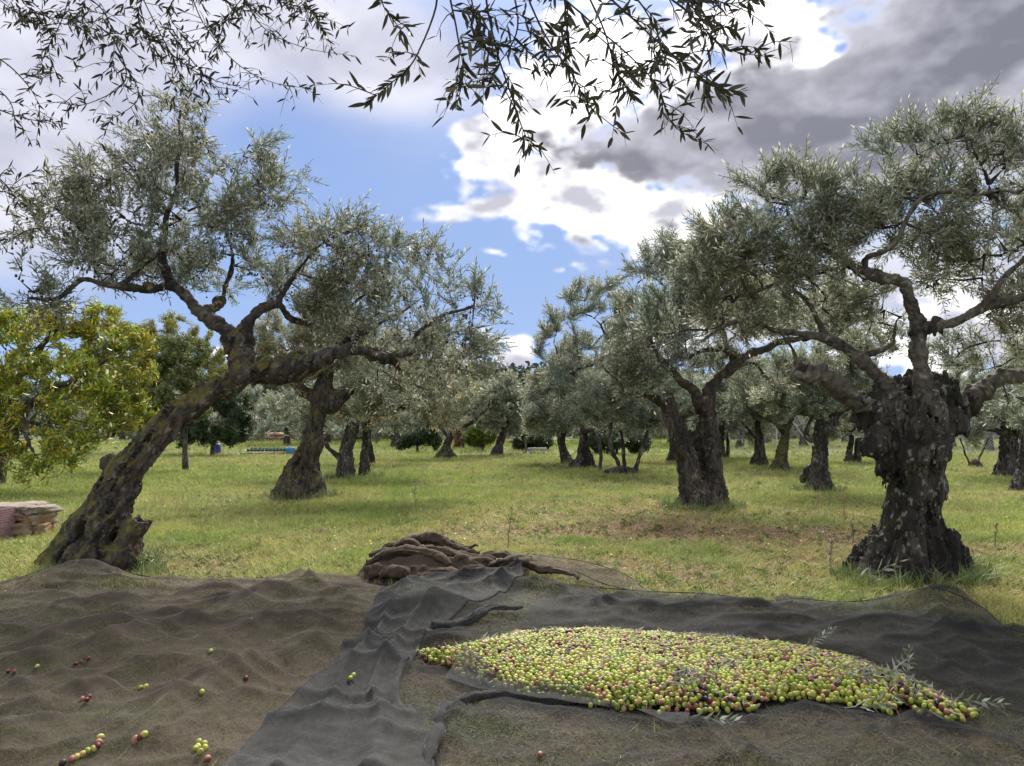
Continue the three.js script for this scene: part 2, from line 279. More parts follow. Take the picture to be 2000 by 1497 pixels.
// ---------------------------------------------------------------- trees
// twigs that reach from the nearest wood towards points spread through the crown's masses; thicker where more hangs on them
function crownOf(starts, blobs, { tips = 200, sprigs = 1500, seed = 5, step = 0.16, size = 1, thin = 0.0032, lift = 0.25, hole = 0.1, tint = () => [1, 1, 1], shell = 0.5, droop = 0 }) {
  const r = rng(seed), nodes = starts.map(s => ({ p: s.clone(), up: -1, w: 0, d: V(0, 1, 0), wood: true }));
  const vol = blobs.map(b => Math.pow(b.r.x * b.r.y * b.r.z, 0.75)), tot = vol.reduce((a, b) => a + b, 0), targets = [];
  for (let guard = 0; targets.length < tips && guard < tips * 30; guard++) {
    let q = r() * tot, i = 0; while (q > vol[i] && i < blobs.length - 1) q -= vol[i++];
    const b = blobs[i], u = V(r() * 2 - 1, r() * 2 - 1, r() * 2 - 1); if (u.lengthSq() > 1) continue;
    u.multiplyScalar(Math.pow(u.length() + 1e-6, shell - 1) );
    if (u.lengthSq() > 1) u.normalize();
    const p = b.c.clone().add(V(u.x * b.r.x, u.y * b.r.y, u.z * b.r.z));
    if (p.y < 0.35) continue;
    if (noise(p.x * 1.9 / size + seed, p.y * 1.9 / size, p.z * 1.9 / size) < -0.32 + hole) continue;
    targets.push(p);
  }
  const near = p => { let best = 0, m = 1e9; for (let i = 0; i < nodes.length; i++) { const q = nodes[i].p, d = (q.x - p.x) ** 2 + (q.y - p.y) ** 2 * 1.1 + (q.z - p.z) ** 2; if (d < m) { m = d; best = i; } } return [best, m]; };
  targets.map(p => ({ p, m: near(p)[1] })).sort((a, b) => a.m - b.m).forEach(({ p }) => {
    const [from] = near(p), a = nodes[from].p, span = p.distanceTo(a), n = Math.max(1, Math.round(span / step)), dir = nodes[from].d, mid = a.clone().lerp(p, 0.5).addScaledVector(dir, span * 0.18).add(V((r() - 0.5), (r() - 0.5) + lift, (r() - 0.5)).multiplyScalar(span * 0.25));
    let up = from, last = a;
    for (let i = 1; i <= n; i++) {
      const t = i / n, q = a.clone().multiplyScalar((1 - t) ** 2).addScaledVector(mid, 2 * t * (1 - t)).addScaledVector(p, t * t);
      if (i < n) q.add(V(r() - 0.5, r() - 0.5, r() - 0.5).multiplyScalar(step * 0.28));
      nodes.push({ p: q, up, w: 0, d: q.clone().sub(last).normalize(), tip: i === n }); up = nodes.length - 1; last = q;
    }
    for (let i = up; i >= 0; i = nodes[i].up) nodes[i].w++;
  });
  const o = { pos: [], idx: [] }, leafy = [];
  const rad = w => Math.min(0.06 * size, thin * Math.pow(Math.max(1, w), 0.48));
  nodes.forEach((q, i) => {
    if (q.up < 0) return;
    const a = nodes[q.up].p, b = q.p, ra = rad(nodes[q.up].wood ? q.w : nodes[q.up].w), rb = q.tip ? thin * 0.5 : rad(q.w);
    const d = b.clone().sub(a).normalize(), u = (Math.abs(d.y) > 0.9 ? V(1, 0, 0) : V(0, 1, 0)).cross(d).normalize(), w = d.clone().cross(u), s = o.pos.length / 3, K = q.w > 12 ? 6 : 4;
    for (const [p, rr] of [[a, ra], [b, rb]]) for (let k = 0; k < K; k++) { const h = k * 2 * Math.PI / K, v = p.clone().addScaledVector(u, rr * Math.cos(h)).addScaledVector(w, rr * Math.sin(h)); o.pos.push(v.x, v.y, v.z); }
    for (let k = 0; k < K; k++) { const m = (k + 1) % K; o.idx.push(s + k, s + m, s + K + k, s + m, s + K + m, s + K + k); }
    if (q.w <= 5) leafy.push(i);
  });
  const list = [];
  for (let i = 0; i < sprigs && leafy.length; i++) {
    const q = nodes[leafy[Math.floor(r() * leafy.length)]], t = r(), p = nodes[q.up].p.clone().lerp(q.p, t).add(V(r() - 0.5, r() - 0.5, r() - 0.5).multiplyScalar(0.07 * size));
    const d = q.d.clone().multiplyScalar(1.0).add(V(r() - 0.5, (r() - 0.5) + 0.25 - droop, r() - 0.5).multiplyScalar(1.6)).normalize();
    const v = 0.82 + 0.4 * r();
    list.push({ p, d, s: size * (0.75 + 0.5 * r()), c: tint(p, r).map(c => c * v), turn: r() * 6.28 });
  }
  return { twigs: geo(o.pos, o.idx), list };
}
// a whole tree from traced points [sight x, sight y, depth offset, radius], radii and crown masses in the photograph's pixels at the tree's depth
const toPt = D => q => { const depth = D + (q[2] || 0); return { p: at(q[0], q[1], depth), r: (q[3] || 1) * depth / F }; };
const BARK = painted(0.95);
const WOOD = new Map();
function twigMat(rgb) { const k = rgb.join(); if (!WOOD.has(k)) WOOD.set(k, std(rgb, 0.95)); return WOOD.get(k); }
function tree(s) {
  const base = s.foot ? V(...s.foot) : gnd(s.x, s.y), D = -base.z, pt = toPt(D), r = rng(s.seed || 1);
  const t = thing(s.name || 'olive_tree', s.label, s.category || 'tree', base, s.group);
  const fat = s.fat ?? 0.74, slim = q => ({ p: q.p, r: q.r * fat * lerp(s.flare ?? 1.45, 1, sstep(0.02, 0.5, q.p.y)) });
  const chains = (s.trunk || []).map(c => c.map(pt).map(slim));
  const prims = chains.flatMap((c, i) => bones(c, i)).concat((s.knobs || []).map(pt).map(slim).map((k, i) => ({ a: k.p, b: k.p.clone().add(V(0.001, 0, 0)), ra: k.r, rb: k.r, id: 50 + i })));
  const thinLimb = q => ({ p: q.p, r: q.r * (s.slimLimbs || 1) });
  if (D < 16) (s.limbs || []).forEach((l, i) => { if (l[0][3] > 9) prims.push(...bones(l.slice(0, 2).map(pt).map(thinLimb).map((q, k) => ({ p: q.p, r: q.r * (k ? 0.96 : 1.15) })), 100 + i)); });
  const colour = bark({ seed: s.seed || 0, ...s.bark });
  const body = gnarled(prims, { res: s.res || 44, k: s.k || 0.06, flute: s.flute ?? 0.03, fine: s.fine ?? 0.012, grain: s.grain || V(0, 1, 0), seed: s.seed || 0, cuts: (s.cuts || []).map(c => ({ p: at(c[0], c[1], D + c[2]), r: c[3] * D / F, tall: c[4] })) });
  part(t, 'trunk', rel(paint(body, colour), base), BARK);
  const starts = [];
  if (!s.limbs || s.fromTrunk) for (const c of chains) starts.push(c[c.length - 1].p);
  for (const l of s.limbs || []) {
    const pts = l.map(pt).map(q => ({ p: q.p, r: q.r * (s.slimLimbs || 1) })), g = limb(pts, { step: D < 10 ? 0.014 : D * 0.004, sides: D < 10 ? 20 : 8, rough: 0.3, wander: 0.05, seed: s.seed || 1 });
    part(t, 'branch', rel(paint(g, bark({ seed: (s.seed || 0) + 3, ...s.bark, ...(s.limbBark || {}) })), base), BARK);
    const curve = new THREE.CatmullRomCurve3(pts.map(q => q.p), false, 'centripetal'), n = Math.max(2, Math.round(curve.getLength() / 0.12));
    for (let i = Math.round(n * 0.35); i <= n; i++) starts.push(curve.getPoint(i / n));
  }
  const blobs = s.crown.map(b => { const depth = D + (b[4] || 0), k = depth / F; return { c: at(b[0], b[1], depth), r: V(b[2] * k, b[3] * k, (b[5] ?? (b[2] + b[3]) / 2) * k) }; });
  const { twigs, list } = crownOf(starts, blobs, { seed: (s.seed || 1) * 7 + 1, ...s.grow });
  part(t, 'twigs', rel(twigs, base), twigMat(s.twig || [0.035, 0.029, 0.024]), 'stuff');
  list.forEach(q => q.p.sub(base));
  scatter(t, 'crown', s.sprig || SPRIGS[(s.seed || 0) % 4], s.leaf || OLIVE_LEAF, list);
  if (s.fruit) {
    const f = []; for (let i = 0; i < s.fruit; i++) { const q = list[Math.floor(r() * list.length)]; f.push({ p: q.p.clone().add(V((r() - 0.5) * 0.1, -0.03 - r() * 0.05, (r() - 0.5) * 0.1)), d: UPV, s: 0.85 + 0.3 * r(), c: r() < 0.75 ? [0.03, 0.018, 0.025] : [0.12, 0.05, 0.03] }); }
    scatter(t, 'fruit', FRUIT, FRUIT_SKIN, f);
  }
  return t;
}
const FRUIT = new THREE.SphereGeometry(0.0105, 7, 5).scale(1, 1.25, 1), FRUIT_SKIN = new THREE.MeshStandardMaterial({ roughness: 0.45 });

// ---------------------------------------------------------------- the ground and what grows on it
const blobAt = (px, py, rx, rz, k) => { const p = gnd(px, py); return [p.x, p.z, rx, rz, k]; };
const DRY = [blobAt(1330, 1045, 2.4, 0.9, 0.85), blobAt(1450, 1010, 1.5, 0.6, 0.3), blobAt(1120, 1040, 1.0, 0.4, 0.3), blobAt(1150, 1010, 1.6, 1.2, 0.45), blobAt(1600, 1060, 1.2, 0.8, 0.4), blobAt(1350, 1130, 2.0, 0.6, 0.35), blobAt(1150, 1110, 0.8, 0.35, 0.5), blobAt(1560, 1100, 1.2, 0.6, 0.35), blobAt(1960, 1080, 0.9, 0.4, 0.6), blobAt(1960, 1150, 0.9, 0.4, 0.25), blobAt(1100, 950, 3, 2, 0.12), blobAt(400, 1110, 1.2, 0.5, 0.3), blobAt(1450, 1160, 1.4, 0.4, 0.3),
  blobAt(1300, 1300, 3, 1.2, 0.45), blobAt(600, 1300, 3, 1.6, 0.1), blobAt(1500, 1450, 2.2, 0.6, 0.35), blobAt(480, 980, 1.6, 1.2, 0.2)];
const LUSH = [blobAt(60, 1180, 0.5, 0.3, 0.4), blobAt(160, 1330, 0.4, 0.2, 0.45), blobAt(330, 1225, 0.6, 0.2, 0.45), blobAt(60, 1250, 0.5, 0.2, 0.4), blobAt(230, 1395, 0.4, 0.15, 0.4), blobAt(110, 1440, 0.3, 0.1, 0.4), blobAt(520, 1190, 0.5, 0.15, 0.35), blobAt(700, 1165, 0.3, 0.1, 0.3), blobAt(560, 1260, 0.5, 0.2, 0.2), blobAt(1000, 1430, 0.5, 0.12, 0.4), blobAt(1850, 1260, 0.5, 0.3, 0.35), blobAt(1930, 1380, 0.3, 0.12, 0.5), blobAt(330, 930, 4, 3, 0.35), blobAt(60, 960, 2.5, 2.5, 0.45), blobAt(1140, 1062, 0.5, 0.16, 0.7), blobAt(1960, 1030, 1.2, 0.5, 0.5), blobAt(940, 870, 9, 7, 0.55), blobAt(750, 960, 3, 4, 0.2), blobAt(1160, 870, 7, 7, 0.45), blobAt(500, 868, 7, 6, 0.3), blobAt(1700, 1150, 0.6, 0.25, 0.3)];
const spots = (list, x, z) => { let s = 0; for (const b of list) { const u = (x - b[0]) / b[2], v = (z - b[1]) / b[3], q = u * u + v * v; if (q < 9) s += b[4] * Math.exp(-q); } return s; };
function dryness(x, z) { return clamp(0.25 + 0.55 * fbm(x * 0.55, 1.5, z * 0.55, 3) + 0.35 * noise(x * 2.3, 6, z * 2.3) + spots(DRY, x, z) - spots(LUSH, x, z)); }
{
  // one sheet to the horizon: fine near the camera, wide far off
  const pos = [], idx = [], col = [], uv = [], NA = 260, radii = [0];
  for (let r = 0.4; r < 700; r *= r < 16 ? 1.022 : 1.07) radii.push(r);
  radii.forEach((r, i) => {
    for (let k = 0; k <= NA; k++) {
      const a = k / NA * 2 * Math.PI, x = r * Math.sin(a), z = -r * Math.cos(a), y = r < 60 ? groundHeight(x, z) : 0, d = dryness(x, z), s = sstep(0.5, 0.85, d + 0.25 * noise(x * 5, 2, z * 5));
      let c = mix3([0.170, 0.228, 0.066], [0.310, 0.265, 0.140], d);
      c = mix3(c, [0.27, 0.145, 0.080], 0.8 * s);
      pos.push(x, y, z); col.push(...c); uv.push(x / 3, z / 3);
      if (i && k < NA) { const o = (i - 1) * (NA + 1) + k, u = o + NA + 1; idx.push(o, u, o + 1, o + 1, u, u + 1); }
    }
  });
  idx.forEach((v, i) => { if (i % 3 === 1) { const t = idx[i]; idx[i] = idx[i + 1]; idx[i + 1] = t; } });
  // litter grain: crumbs of soil, dead leaves and stalks, laid as small strokes
  const T = 1024, cv = document.createElement('canvas'), cb = document.createElement('canvas'); cv.width = cv.height = cb.width = cb.height = T;
  const x2 = cv.getContext('2d'), xb = cb.getContext('2d'), r = rng(9);
  x2.fillStyle = 'rgb(190,190,190)'; x2.fillRect(0, 0, T, T); xb.fillStyle = 'rgb(110,110,110)'; xb.fillRect(0, 0, T, T);
  const tones = [[235, 225, 190], [150, 140, 120], [205, 215, 150], [120, 105, 90], [250, 240, 215], [215, 175, 140]];
  for (let i = 0; i < 26000; i++) {
    const x = r() * T, y = r() * T, a = r() * 6.3, l = 2 + r() * r() * 16, t = tones[Math.floor(r() * tones.length)], h = Math.floor(60 + r() * 190);
    for (const [c, s] of [[x2, `rgba(${t},${0.35 + 0.4 * r()})`], [xb, `rgba(${h},${h},${h},0.6)`]]) { c.strokeStyle = s; c.lineWidth = 1 + (i % 3) * 0.8; for (const [ox, oy] of [[0, 0], [T, 0], [-T, 0], [0, T], [0, -T]]) { if (ox || oy) { if (x + ox < -20 || x + ox > T + 20 || y + oy < -20 || y + oy > T + 20) continue; } c.beginPath(); c.moveTo(x + ox, y + oy); c.lineTo(x + ox + l * Math.cos(a), y + oy + l * Math.sin(a)); c.stroke(); } }
  }
  const wrap = (c, srgb) => { const t = new THREE.CanvasTexture(c); t.wrapS = t.wrapT = THREE.RepeatWrapping; if (srgb) t.colorSpace = THREE.SRGBColorSpace; return t; };
  structure('ground', geo(pos, idx, col, uv), painted(1, { map: wrap(cv, true), bumpMap: wrap(cb), bumpScale: 0.012 }));
}
// tufts
function tuft(seed, blades, h, spread, w, lean) {
  const r = rng(seed), o = buf();
  for (let i = 0; i < blades; i++) {
    const a = r() * 6.283, q = Math.sqrt(r()) * spread, x = Math.cos(a) * q, z = Math.sin(a) * q, b = r() * 6.283, hh = h * (0.45 + 0.75 * r()), l = lean * (0.3 + r()), v = 0.75 + 0.5 * r(), c = [v * (0.9 + 0.25 * r()), v, v * 0.95];
    const s = o.pos.length / 3, cw = Math.cos(b + 1.57) * w / 2, sw = Math.sin(b + 1.57) * w / 2;
    const P = (t, k) => [x + Math.cos(b) * l * t * t * hh + cw * k, hh * t * (1 - 0.25 * l * t), z + Math.sin(b) * l * t * t * hh + sw * k];
    for (const q2 of [P(-0.1, 1), P(-0.1, -1), P(0.55, 0.8), P(0.55, -0.8), P(1, 0)]) { o.pos.push(...q2); o.col.push(...c); }
    o.idx.push(s, s + 1, s + 2, s + 1, s + 3, s + 2, s + 2, s + 3, s + 4);
  }
  return built(o);
}
function rosette(seed, n, L, W) {
  const r = rng(seed), o = buf();
  for (let i = 0; i < n; i++) { const a = i / n * 6.283 + r(), e = 0.2 + 0.7 * r(), v = 0.75 + 0.5 * r(); addLeaf(o, V(0, 0.003, 0), V(Math.cos(a) * Math.cos(e), Math.sin(e), Math.sin(a) * Math.cos(e)), V(-Math.cos(a) * Math.sin(e), Math.cos(e), -Math.sin(a) * Math.sin(e)), L * (0.6 + 0.6 * r()), W, [v, v, v], 0.15); }
  return built(o);
}
function litterLeaf() { const o = buf(); addLeaf(o, V(-0.025, 0.006, 0), V(1, 0.12, 0).normalize(), V(-0.12, 1, 0).normalize(), 0.055, 0.013, [1, 1, 1], 0.1); addLeaf(o, V(0.03, 0.004, 0.03), V(-0.4, 0.1, 0.8).normalize(), V(0, 1, 0), 0.05, 0.012, [0.8, 0.8, 0.8], -0.08); return built(o); }

// ---------------------------------------------------------------- the olive trees, nearest first
const R = (x, y, rx, ry, dz, rz) => [x, y, rx, ry, dz, rz];
const greyGreen = (p, r) => { const n = noise(p.x * 1.4, p.y * 1.4, p.z * 1.4); return [1 + 0.18 * n, 1 + 0.05 * n, 1 - 0.12 * n]; };
tree({
  label: 'leaning olive tree with mossy bent trunk beside the brown net', x: 180, y: 1112, seed: 11, res: 150, fat: 0.54, flare: 1.7, slimLimbs: 0.78, k: 0.10, flute: 0.055, fine: 0.013, grain: V(0.55, 0.83, 0), bark: { moss: 0.85, rust: 0.5, lichen: 1.0, black: 0.6, grey: 0.0 }, limbBark: { moss: 0, rust: 0.1, lichen: 0.5 },
  trunk: [
    [[120, 1130, 0.1, 62], [150, 1060, 0.05, 46], [200, 975, 0, 44], [255, 905, 0, 42], [310, 838, 0, 43], [372, 790, 0, 42], [440, 750, 0, 38], [500, 728, 0, 40], [555, 726, 0, 30], [620, 705, 0, 20]],
    [[245, 1130, -0.1, 40], [252, 1060, -0.12, 34], [240, 990, -0.12, 28], [262, 920, -0.08, 30], [320, 850, -0.05, 26]],
    [[180, 1135, -0.25, 50], [190, 1070, -0.2, 38], [215, 990, -0.12, 30]],
    [[225, 1120, 0.1, 44], [222, 1040, 0.08, 44], [228, 970, 0.06, 40], [262, 910, 0.05, 34]],
    [[480, 720, 0, 34], [470, 690, 0, 26], [468, 670, 0, 20]]],
  knobs: [[268, 1035, -0.2, 18], [235, 1100, -0.3, 26], [150, 1085, -0.2, 24], [280, 1020, -0.1, 12], [520, 712, -0.05, 30], [215, 905, 0.05, 20]],
  cuts: [[222, 985, -0.5, 10, 2.5]],
  limbs: [
    [[470, 700, 0, 22], [455, 665, 0, 18], [400, 612, -0.1, 15], [340, 562, -0.2, 14], [322, 530, -0.25, 12], [318, 470, -0.2, 8], [335, 400, -0.1, 7], [348, 310, 0, 5], [352, 215, 0, 3]],
    [[335, 558, -0.2, 12], [290, 562, -0.3, 10], [225, 560, -0.5, 9], [170, 545, -0.6, 7], [110, 585, -0.8, 5], [55, 590, -0.9, 3]],
    [[225, 560, -0.5, 7], [260, 535, -0.4, 5], [300, 500, -0.2, 4], [330, 440, 0.2, 3]],
    [[472, 690, 0, 19], [476, 645, 0, 14], [505, 610, 0.1, 12], [545, 600, 0.2, 11], [575, 628, 0.3, 8], [620, 636, 0.4, 8], [665, 628, 0.5, 6], [705, 585, 0.6, 5], [740, 540, 0.7, 3]],
    [[540, 600, 0.2, 8], [560, 565, 0.1, 6], [590, 520, 0, 4], [640, 470, -0.1, 3]],
    [[560, 722, 0, 24], [610, 704, -0.1, 20], [660, 688, -0.2, 17], [700, 682, -0.2, 12], [745, 690, -0.3, 10], [800, 692, -0.4, 7], [812, 655, -0.4, 6], [865, 620, -0.5, 4], [920, 600, -0.6, 3]],
    [[720, 688, -0.2, 10], [770, 706, 0.1, 8], [800, 742, 0.3, 5], [850, 770, 0.4, 3]],
    [[668, 685, -0.2, 10], [690, 655, 0, 7], [730, 640, 0.2, 5], [800, 600, 0.3, 3]],
    [[400, 612, -0.1, 10], [430, 590, 0.3, 7], [450, 520, 0.6, 5], [440, 430, 0.7, 3]]],
  crown: [R(345, 250, 60, 70, 0), R(335, 330, 105, 90, 0), R(225, 395, 105, 75, -0.3), R(435, 385, 110, 85, 0.2), R(120, 440, 75, 55, -0.6), R(330, 460, 190, 80, 0), R(90, 525, 70, 45, -0.8), R(230, 490, 120, 65, -0.3), R(490, 320, 60, 45, 0.3), R(560, 365, 45, 32, 0.3),
    R(645, 500, 90, 60, 0), R(725, 550, 120, 80, 0.3), R(820, 510, 70, 55, 0), R(870, 590, 90, 65, -0.3), R(940, 625, 45, 45, -0.5), R(590, 560, 80, 55, 0.3), R(760, 640, 130, 50, 0), R(850, 690, 90, 55, -0.3), R(790, 745, 90, 45, 0.2), R(530, 520, 50, 50, 0.3), R(60, 590, 60, 25, -0.8), R(410, 530, 70, 50, 0.5), R(700, 470, 60, 40, 0.2), R(200, 300, 30, 20, 0), R(600, 480, 70, 50, 0.1), R(670, 600, 110, 45, 0.4), R(930, 690, 45, 50, -0.4), R(150, 360, 60, 40, -0.4), R(30, 480, 40, 40, -0.8)],
  grow: { tips: 700, sprigs: 3100, thin: 0.0026, hole: 0.04, tint: greyGreen }, fruit: 900,
});
tree({
  label: 'big pollarded olive tree with swollen dark trunk beside the olive heap', x: 1780, y: 1135, seed: 23, res: 150, fat: 0.60, slimLimbs: 0.84, flare: 1.5, k: 0.09, flute: 0.072, fine: 0.015, bark: { black: 1, lichen: 1.1, moss: 0.15, grey: -0.22 }, limbBark: { black: 0.15, lichen: 1.2, grey: 0.32 },
  trunk: [
    [[1700, 1140, 0, 46], [1735, 1080, 0, 36], [1752, 1000, 0, 38], [1750, 920, 0, 44], [1735, 850, 0, 52], [1735, 790, 0.05, 44]],
    [[1830, 1140, 0, 50], [1818, 1070, 0, 44], [1806, 1000, 0, 40], [1805, 920, -0.05, 48], [1822, 850, -0.02, 54], [1822, 780, 0.1, 50], [1835, 752, 0.15, 28]],
    [[1770, 1145, -0.2, 50], [1775, 1080, -0.15, 38], [1782, 1000, -0.1, 32], [1790, 900, -0.15, 34], [1800, 830, -0.15, 40], [1790, 780, 0, 40]],
    [[1665, 1140, 0.1, 30], [1700, 1105, 0.05, 34], [1735, 1050, 0, 30]],
    [[1890, 1135, 0.1, 26], [1862, 1100, 0.05, 34], [1825, 1050, 0, 34]]],
  knobs: [[1862, 828, -0.05, 32], [1845, 772, 0.1, 28], [1858, 1072, 0, 24], [1700, 868, -0.05, 30], [1690, 810, 0, 28], [1800, 850, -0.3, 30], [1795, 890, -0.28, 22], [1770, 760, 0.1, 30], [1745, 870, -0.25, 22], [1830, 800, -0.25, 26], [1800, 745, 0.25, 36], [1715, 1075, -0.05, 16], [1795, 1090, -0.3, 16]],
  cuts: [[1800, 838, -0.62, 15, 1.2], [1770, 1030, -0.44, 13, 5], [1772, 905, -0.5, 13, 3]],
  limbs: [
    [[1725, 820, 0, 30], [1690, 788, -0.05, 25], [1645, 758, -0.1, 24], [1605, 736, -0.15, 22], [1575, 732, -0.2, 20], [1560, 738, -0.22, 15], [1556, 748, -0.22, 7]],
    [[1585, 735, -0.2, 10], [1562, 715, -0.25, 8], [1552, 690, -0.3, 4], [1520, 640, -0.4, 3]],
    [[1745, 790, 0, 24], [1728, 752, 0, 19], [1690, 715, 0, 15], [1650, 684, 0.05, 13], [1615, 660, 0.1, 12], [1570, 656, 0.1, 9], [1520, 648, 0.1, 7], [1465, 626, 0.1, 6], [1410, 632, 0, 5], [1370, 668, 0, 3]],
    [[1615, 660, 0.1, 9], [1590, 610, 0.2, 6], [1540, 560, 0.3, 5], [1480, 500, 0.4, 3]],
    [[1822, 850, -0.2, 24], [1812, 780, -0.2, 20], [1798, 715, -0.2, 17], [1790, 668, -0.2, 16], [1792, 640, -0.2, 15], [1776, 590, -0.2, 14], [1766, 556, -0.2, 14], [1730, 540, -0.2, 13], [1680, 527, -0.15, 11], [1632, 500, -0.1, 8], [1585, 480, 0, 5], [1540, 420, 0.1, 3]],
    [[1690, 528, -0.15, 9], [1700, 500, -0.25, 7], [1738, 480, -0.35, 6], [1770, 425, -0.4, 6], [1820, 380, -0.4, 5], [1900, 370, -0.4, 4], [1990, 376, -0.4, 3]],
    [[1792, 645, -0.2, 14], [1830, 634, -0.3, 13], [1880, 622, -0.4, 12], [1930, 592, -0.4, 11], [1990, 585, -0.5, 9], [2080, 560, -0.6, 6]],
    [[1920, 598, -0.4, 9], [1955, 555, -0.5, 7], [1975, 530, -0.5, 6], [2010, 480, -0.5, 4], [2000, 400, -0.4, 3]],
    [[1868, 815, 0.1, 26], [1912, 775, 0.1, 20], [1950, 742, 0.1, 17], [2000, 732, 0.1, 15], [2070, 700, 0.1, 10], [2120, 640, 0.1, 6]],
    [[1665, 700, 0.3, 8], [1700, 690, 0.3, 7], [1745, 670, 0.3, 5], [1760, 620, 0.3, 3]],
    [[1640, 520, -0.1, 6], [1560, 540, 0, 5], [1500, 560, 0.1, 4], [1440, 580, 0.2, 3]]],
  crown: [R(1900, 250, 45, 45, 0), R(1985, 240, 30, 55, 0), R(1800, 265, 55, 45, 0), R(1850, 330, 115, 65, 0), R(1960, 350, 75, 75, -0.2), R(1725, 385, 65, 55, 0), R(1780, 430, 110, 65, -0.1), R(1920, 450, 105, 70, -0.2), R(1640, 430, 75, 65, 0), R(1545, 365, 75, 42, 0.2), R(1482, 385, 36, 45, 0.2), R(1560, 440, 95, 60, 0.1), R(1450, 480, 85, 65, 0.3), R(1600, 520, 85, 55, 0), R(1500, 550, 100, 65, 0.2), R(1395, 535, 90, 65, 0.3), R(1345, 590, 65, 55, 0.2), R(1700, 575, 50, 40, 0.2), R(1870, 540, 70, 50, 0), R(1985, 610, 60, 50, -0.3), R(1600, 600, 70, 40, 0.2), R(1420, 620, 80, 40, 0.2), R(2060, 450, 70, 150, 0), R(1700, 300, 30, 25, 0), R(2050, 680, 60, 60, 0), R(1480, 620, 110, 36, 0.4), R(1650, 610, 80, 40, 0.6), R(1730, 640, 50, 30, 0.5), R(1300, 620, 50, 40, 0.3), R(1930, 690, 60, 36, 0.8), R(1860, 690, 50, 36, 1.0), R(1700, 660, 50, 40, 0.9), R(1990, 520, 60, 60, 0), R(1640, 560, 60, 40, 0.3), R(1960, 780, 40, 26, 1.2)],
  grow: { tips: 840, sprigs: 4000, thin: 0.0026, hole: 0.05, tint: (p, r) => { const g = greyGreen(p, r); return [g[0] * 1.05, g[1] * 1.05, g[2] * 1.02]; } }, fruit: 120,
});
tree({
  label: 'olive tree with a split V-shaped blackened trunk in mid meadow', x: 1372, y: 990, seed: 31, res: 108, fat: 0.54, flare: 1.35, slimLimbs: 0.8, k: 0.03, flute: 0.05, fine: 0.016, bark: { black: 0.75, lichen: 0.85, rust: 0.2, moss: 0.2 },
  trunk: [[[1356, 1002, 0, 38], [1352, 945, 0, 36], [1338, 885, 0, 33], [1320, 835, 0, 30], [1302, 788, 0, 24]], [[1400, 1004, 0.1, 36], [1396, 930, 0.1, 33], [1388, 860, 0.1, 30], [1380, 805, 0.05, 30], [1376, 784, 0, 26]], [[1376, 1003, -0.15, 40], [1374, 960, -0.05, 34]], [[1378, 1000, 0.2, 34], [1370, 930, 0.2, 30], [1360, 880, 0.2, 24], [1352, 850, 0.2, 16]], [[1326, 998, 0, 16], [1345, 965, 0, 22]], [[1416, 1000, 0.1, 16], [1400, 960, 0.1, 24]]],
  limbs: [[[1376, 800, 0, 16], [1362, 770, 0, 12], [1330, 740, 0, 10], [1298, 712, 0, 9], [1270, 660, 0.1, 5], [1260, 600, 0.1, 3]],
    [[1378, 800, 0, 17], [1390, 760, 0, 14], [1408, 730, 0, 12], [1440, 702, 0, 11], [1490, 682, 0, 10], [1550, 664, 0, 9], [1605, 656, 0, 8], [1650, 640, 0, 5], [1690, 600, 0, 3]],
    [[1446, 698, 0, 9], [1410, 682, -0.1, 8], [1370, 688, -0.2, 6], [1345, 700, -0.2, 4]], [[1303, 788, 0, 12], [1265, 772, 0, 7], [1230, 765, 0.2, 4], [1180, 720, 0.2, 3]], [[1430, 706, 0, 8], [1410, 640, 0.3, 6], [1400, 560, 0.5, 3]], [[1410, 735, 0, 6], [1440, 720, 0.2, 5], [1470, 715, 0.3, 4], [1500, 740, 0.4, 3]]],
  crown: [R(1290, 570, 75, 75, 0), R(1330, 655, 90, 55, 0), R(1262, 640, 70, 65, 0), R(1225, 700, 70, 50, 0), R(1440, 610, 100, 50, 0), R(1530, 620, 80, 40, 0), R(1400, 560, 100, 55, 0), R(1250, 750, 60, 32, 0), R(1390, 715, 70, 22, 0.4), R(1310, 500, 50, 40, 0.2), R(1620, 620, 70, 40, 0), R(1500, 735, 60, 25, 0.5)],
  grow: { tips: 420, sprigs: 2900, thin: 0.004, size: 1.25, hole: 0.05, tint: greyGreen }, fruit: 80,
});
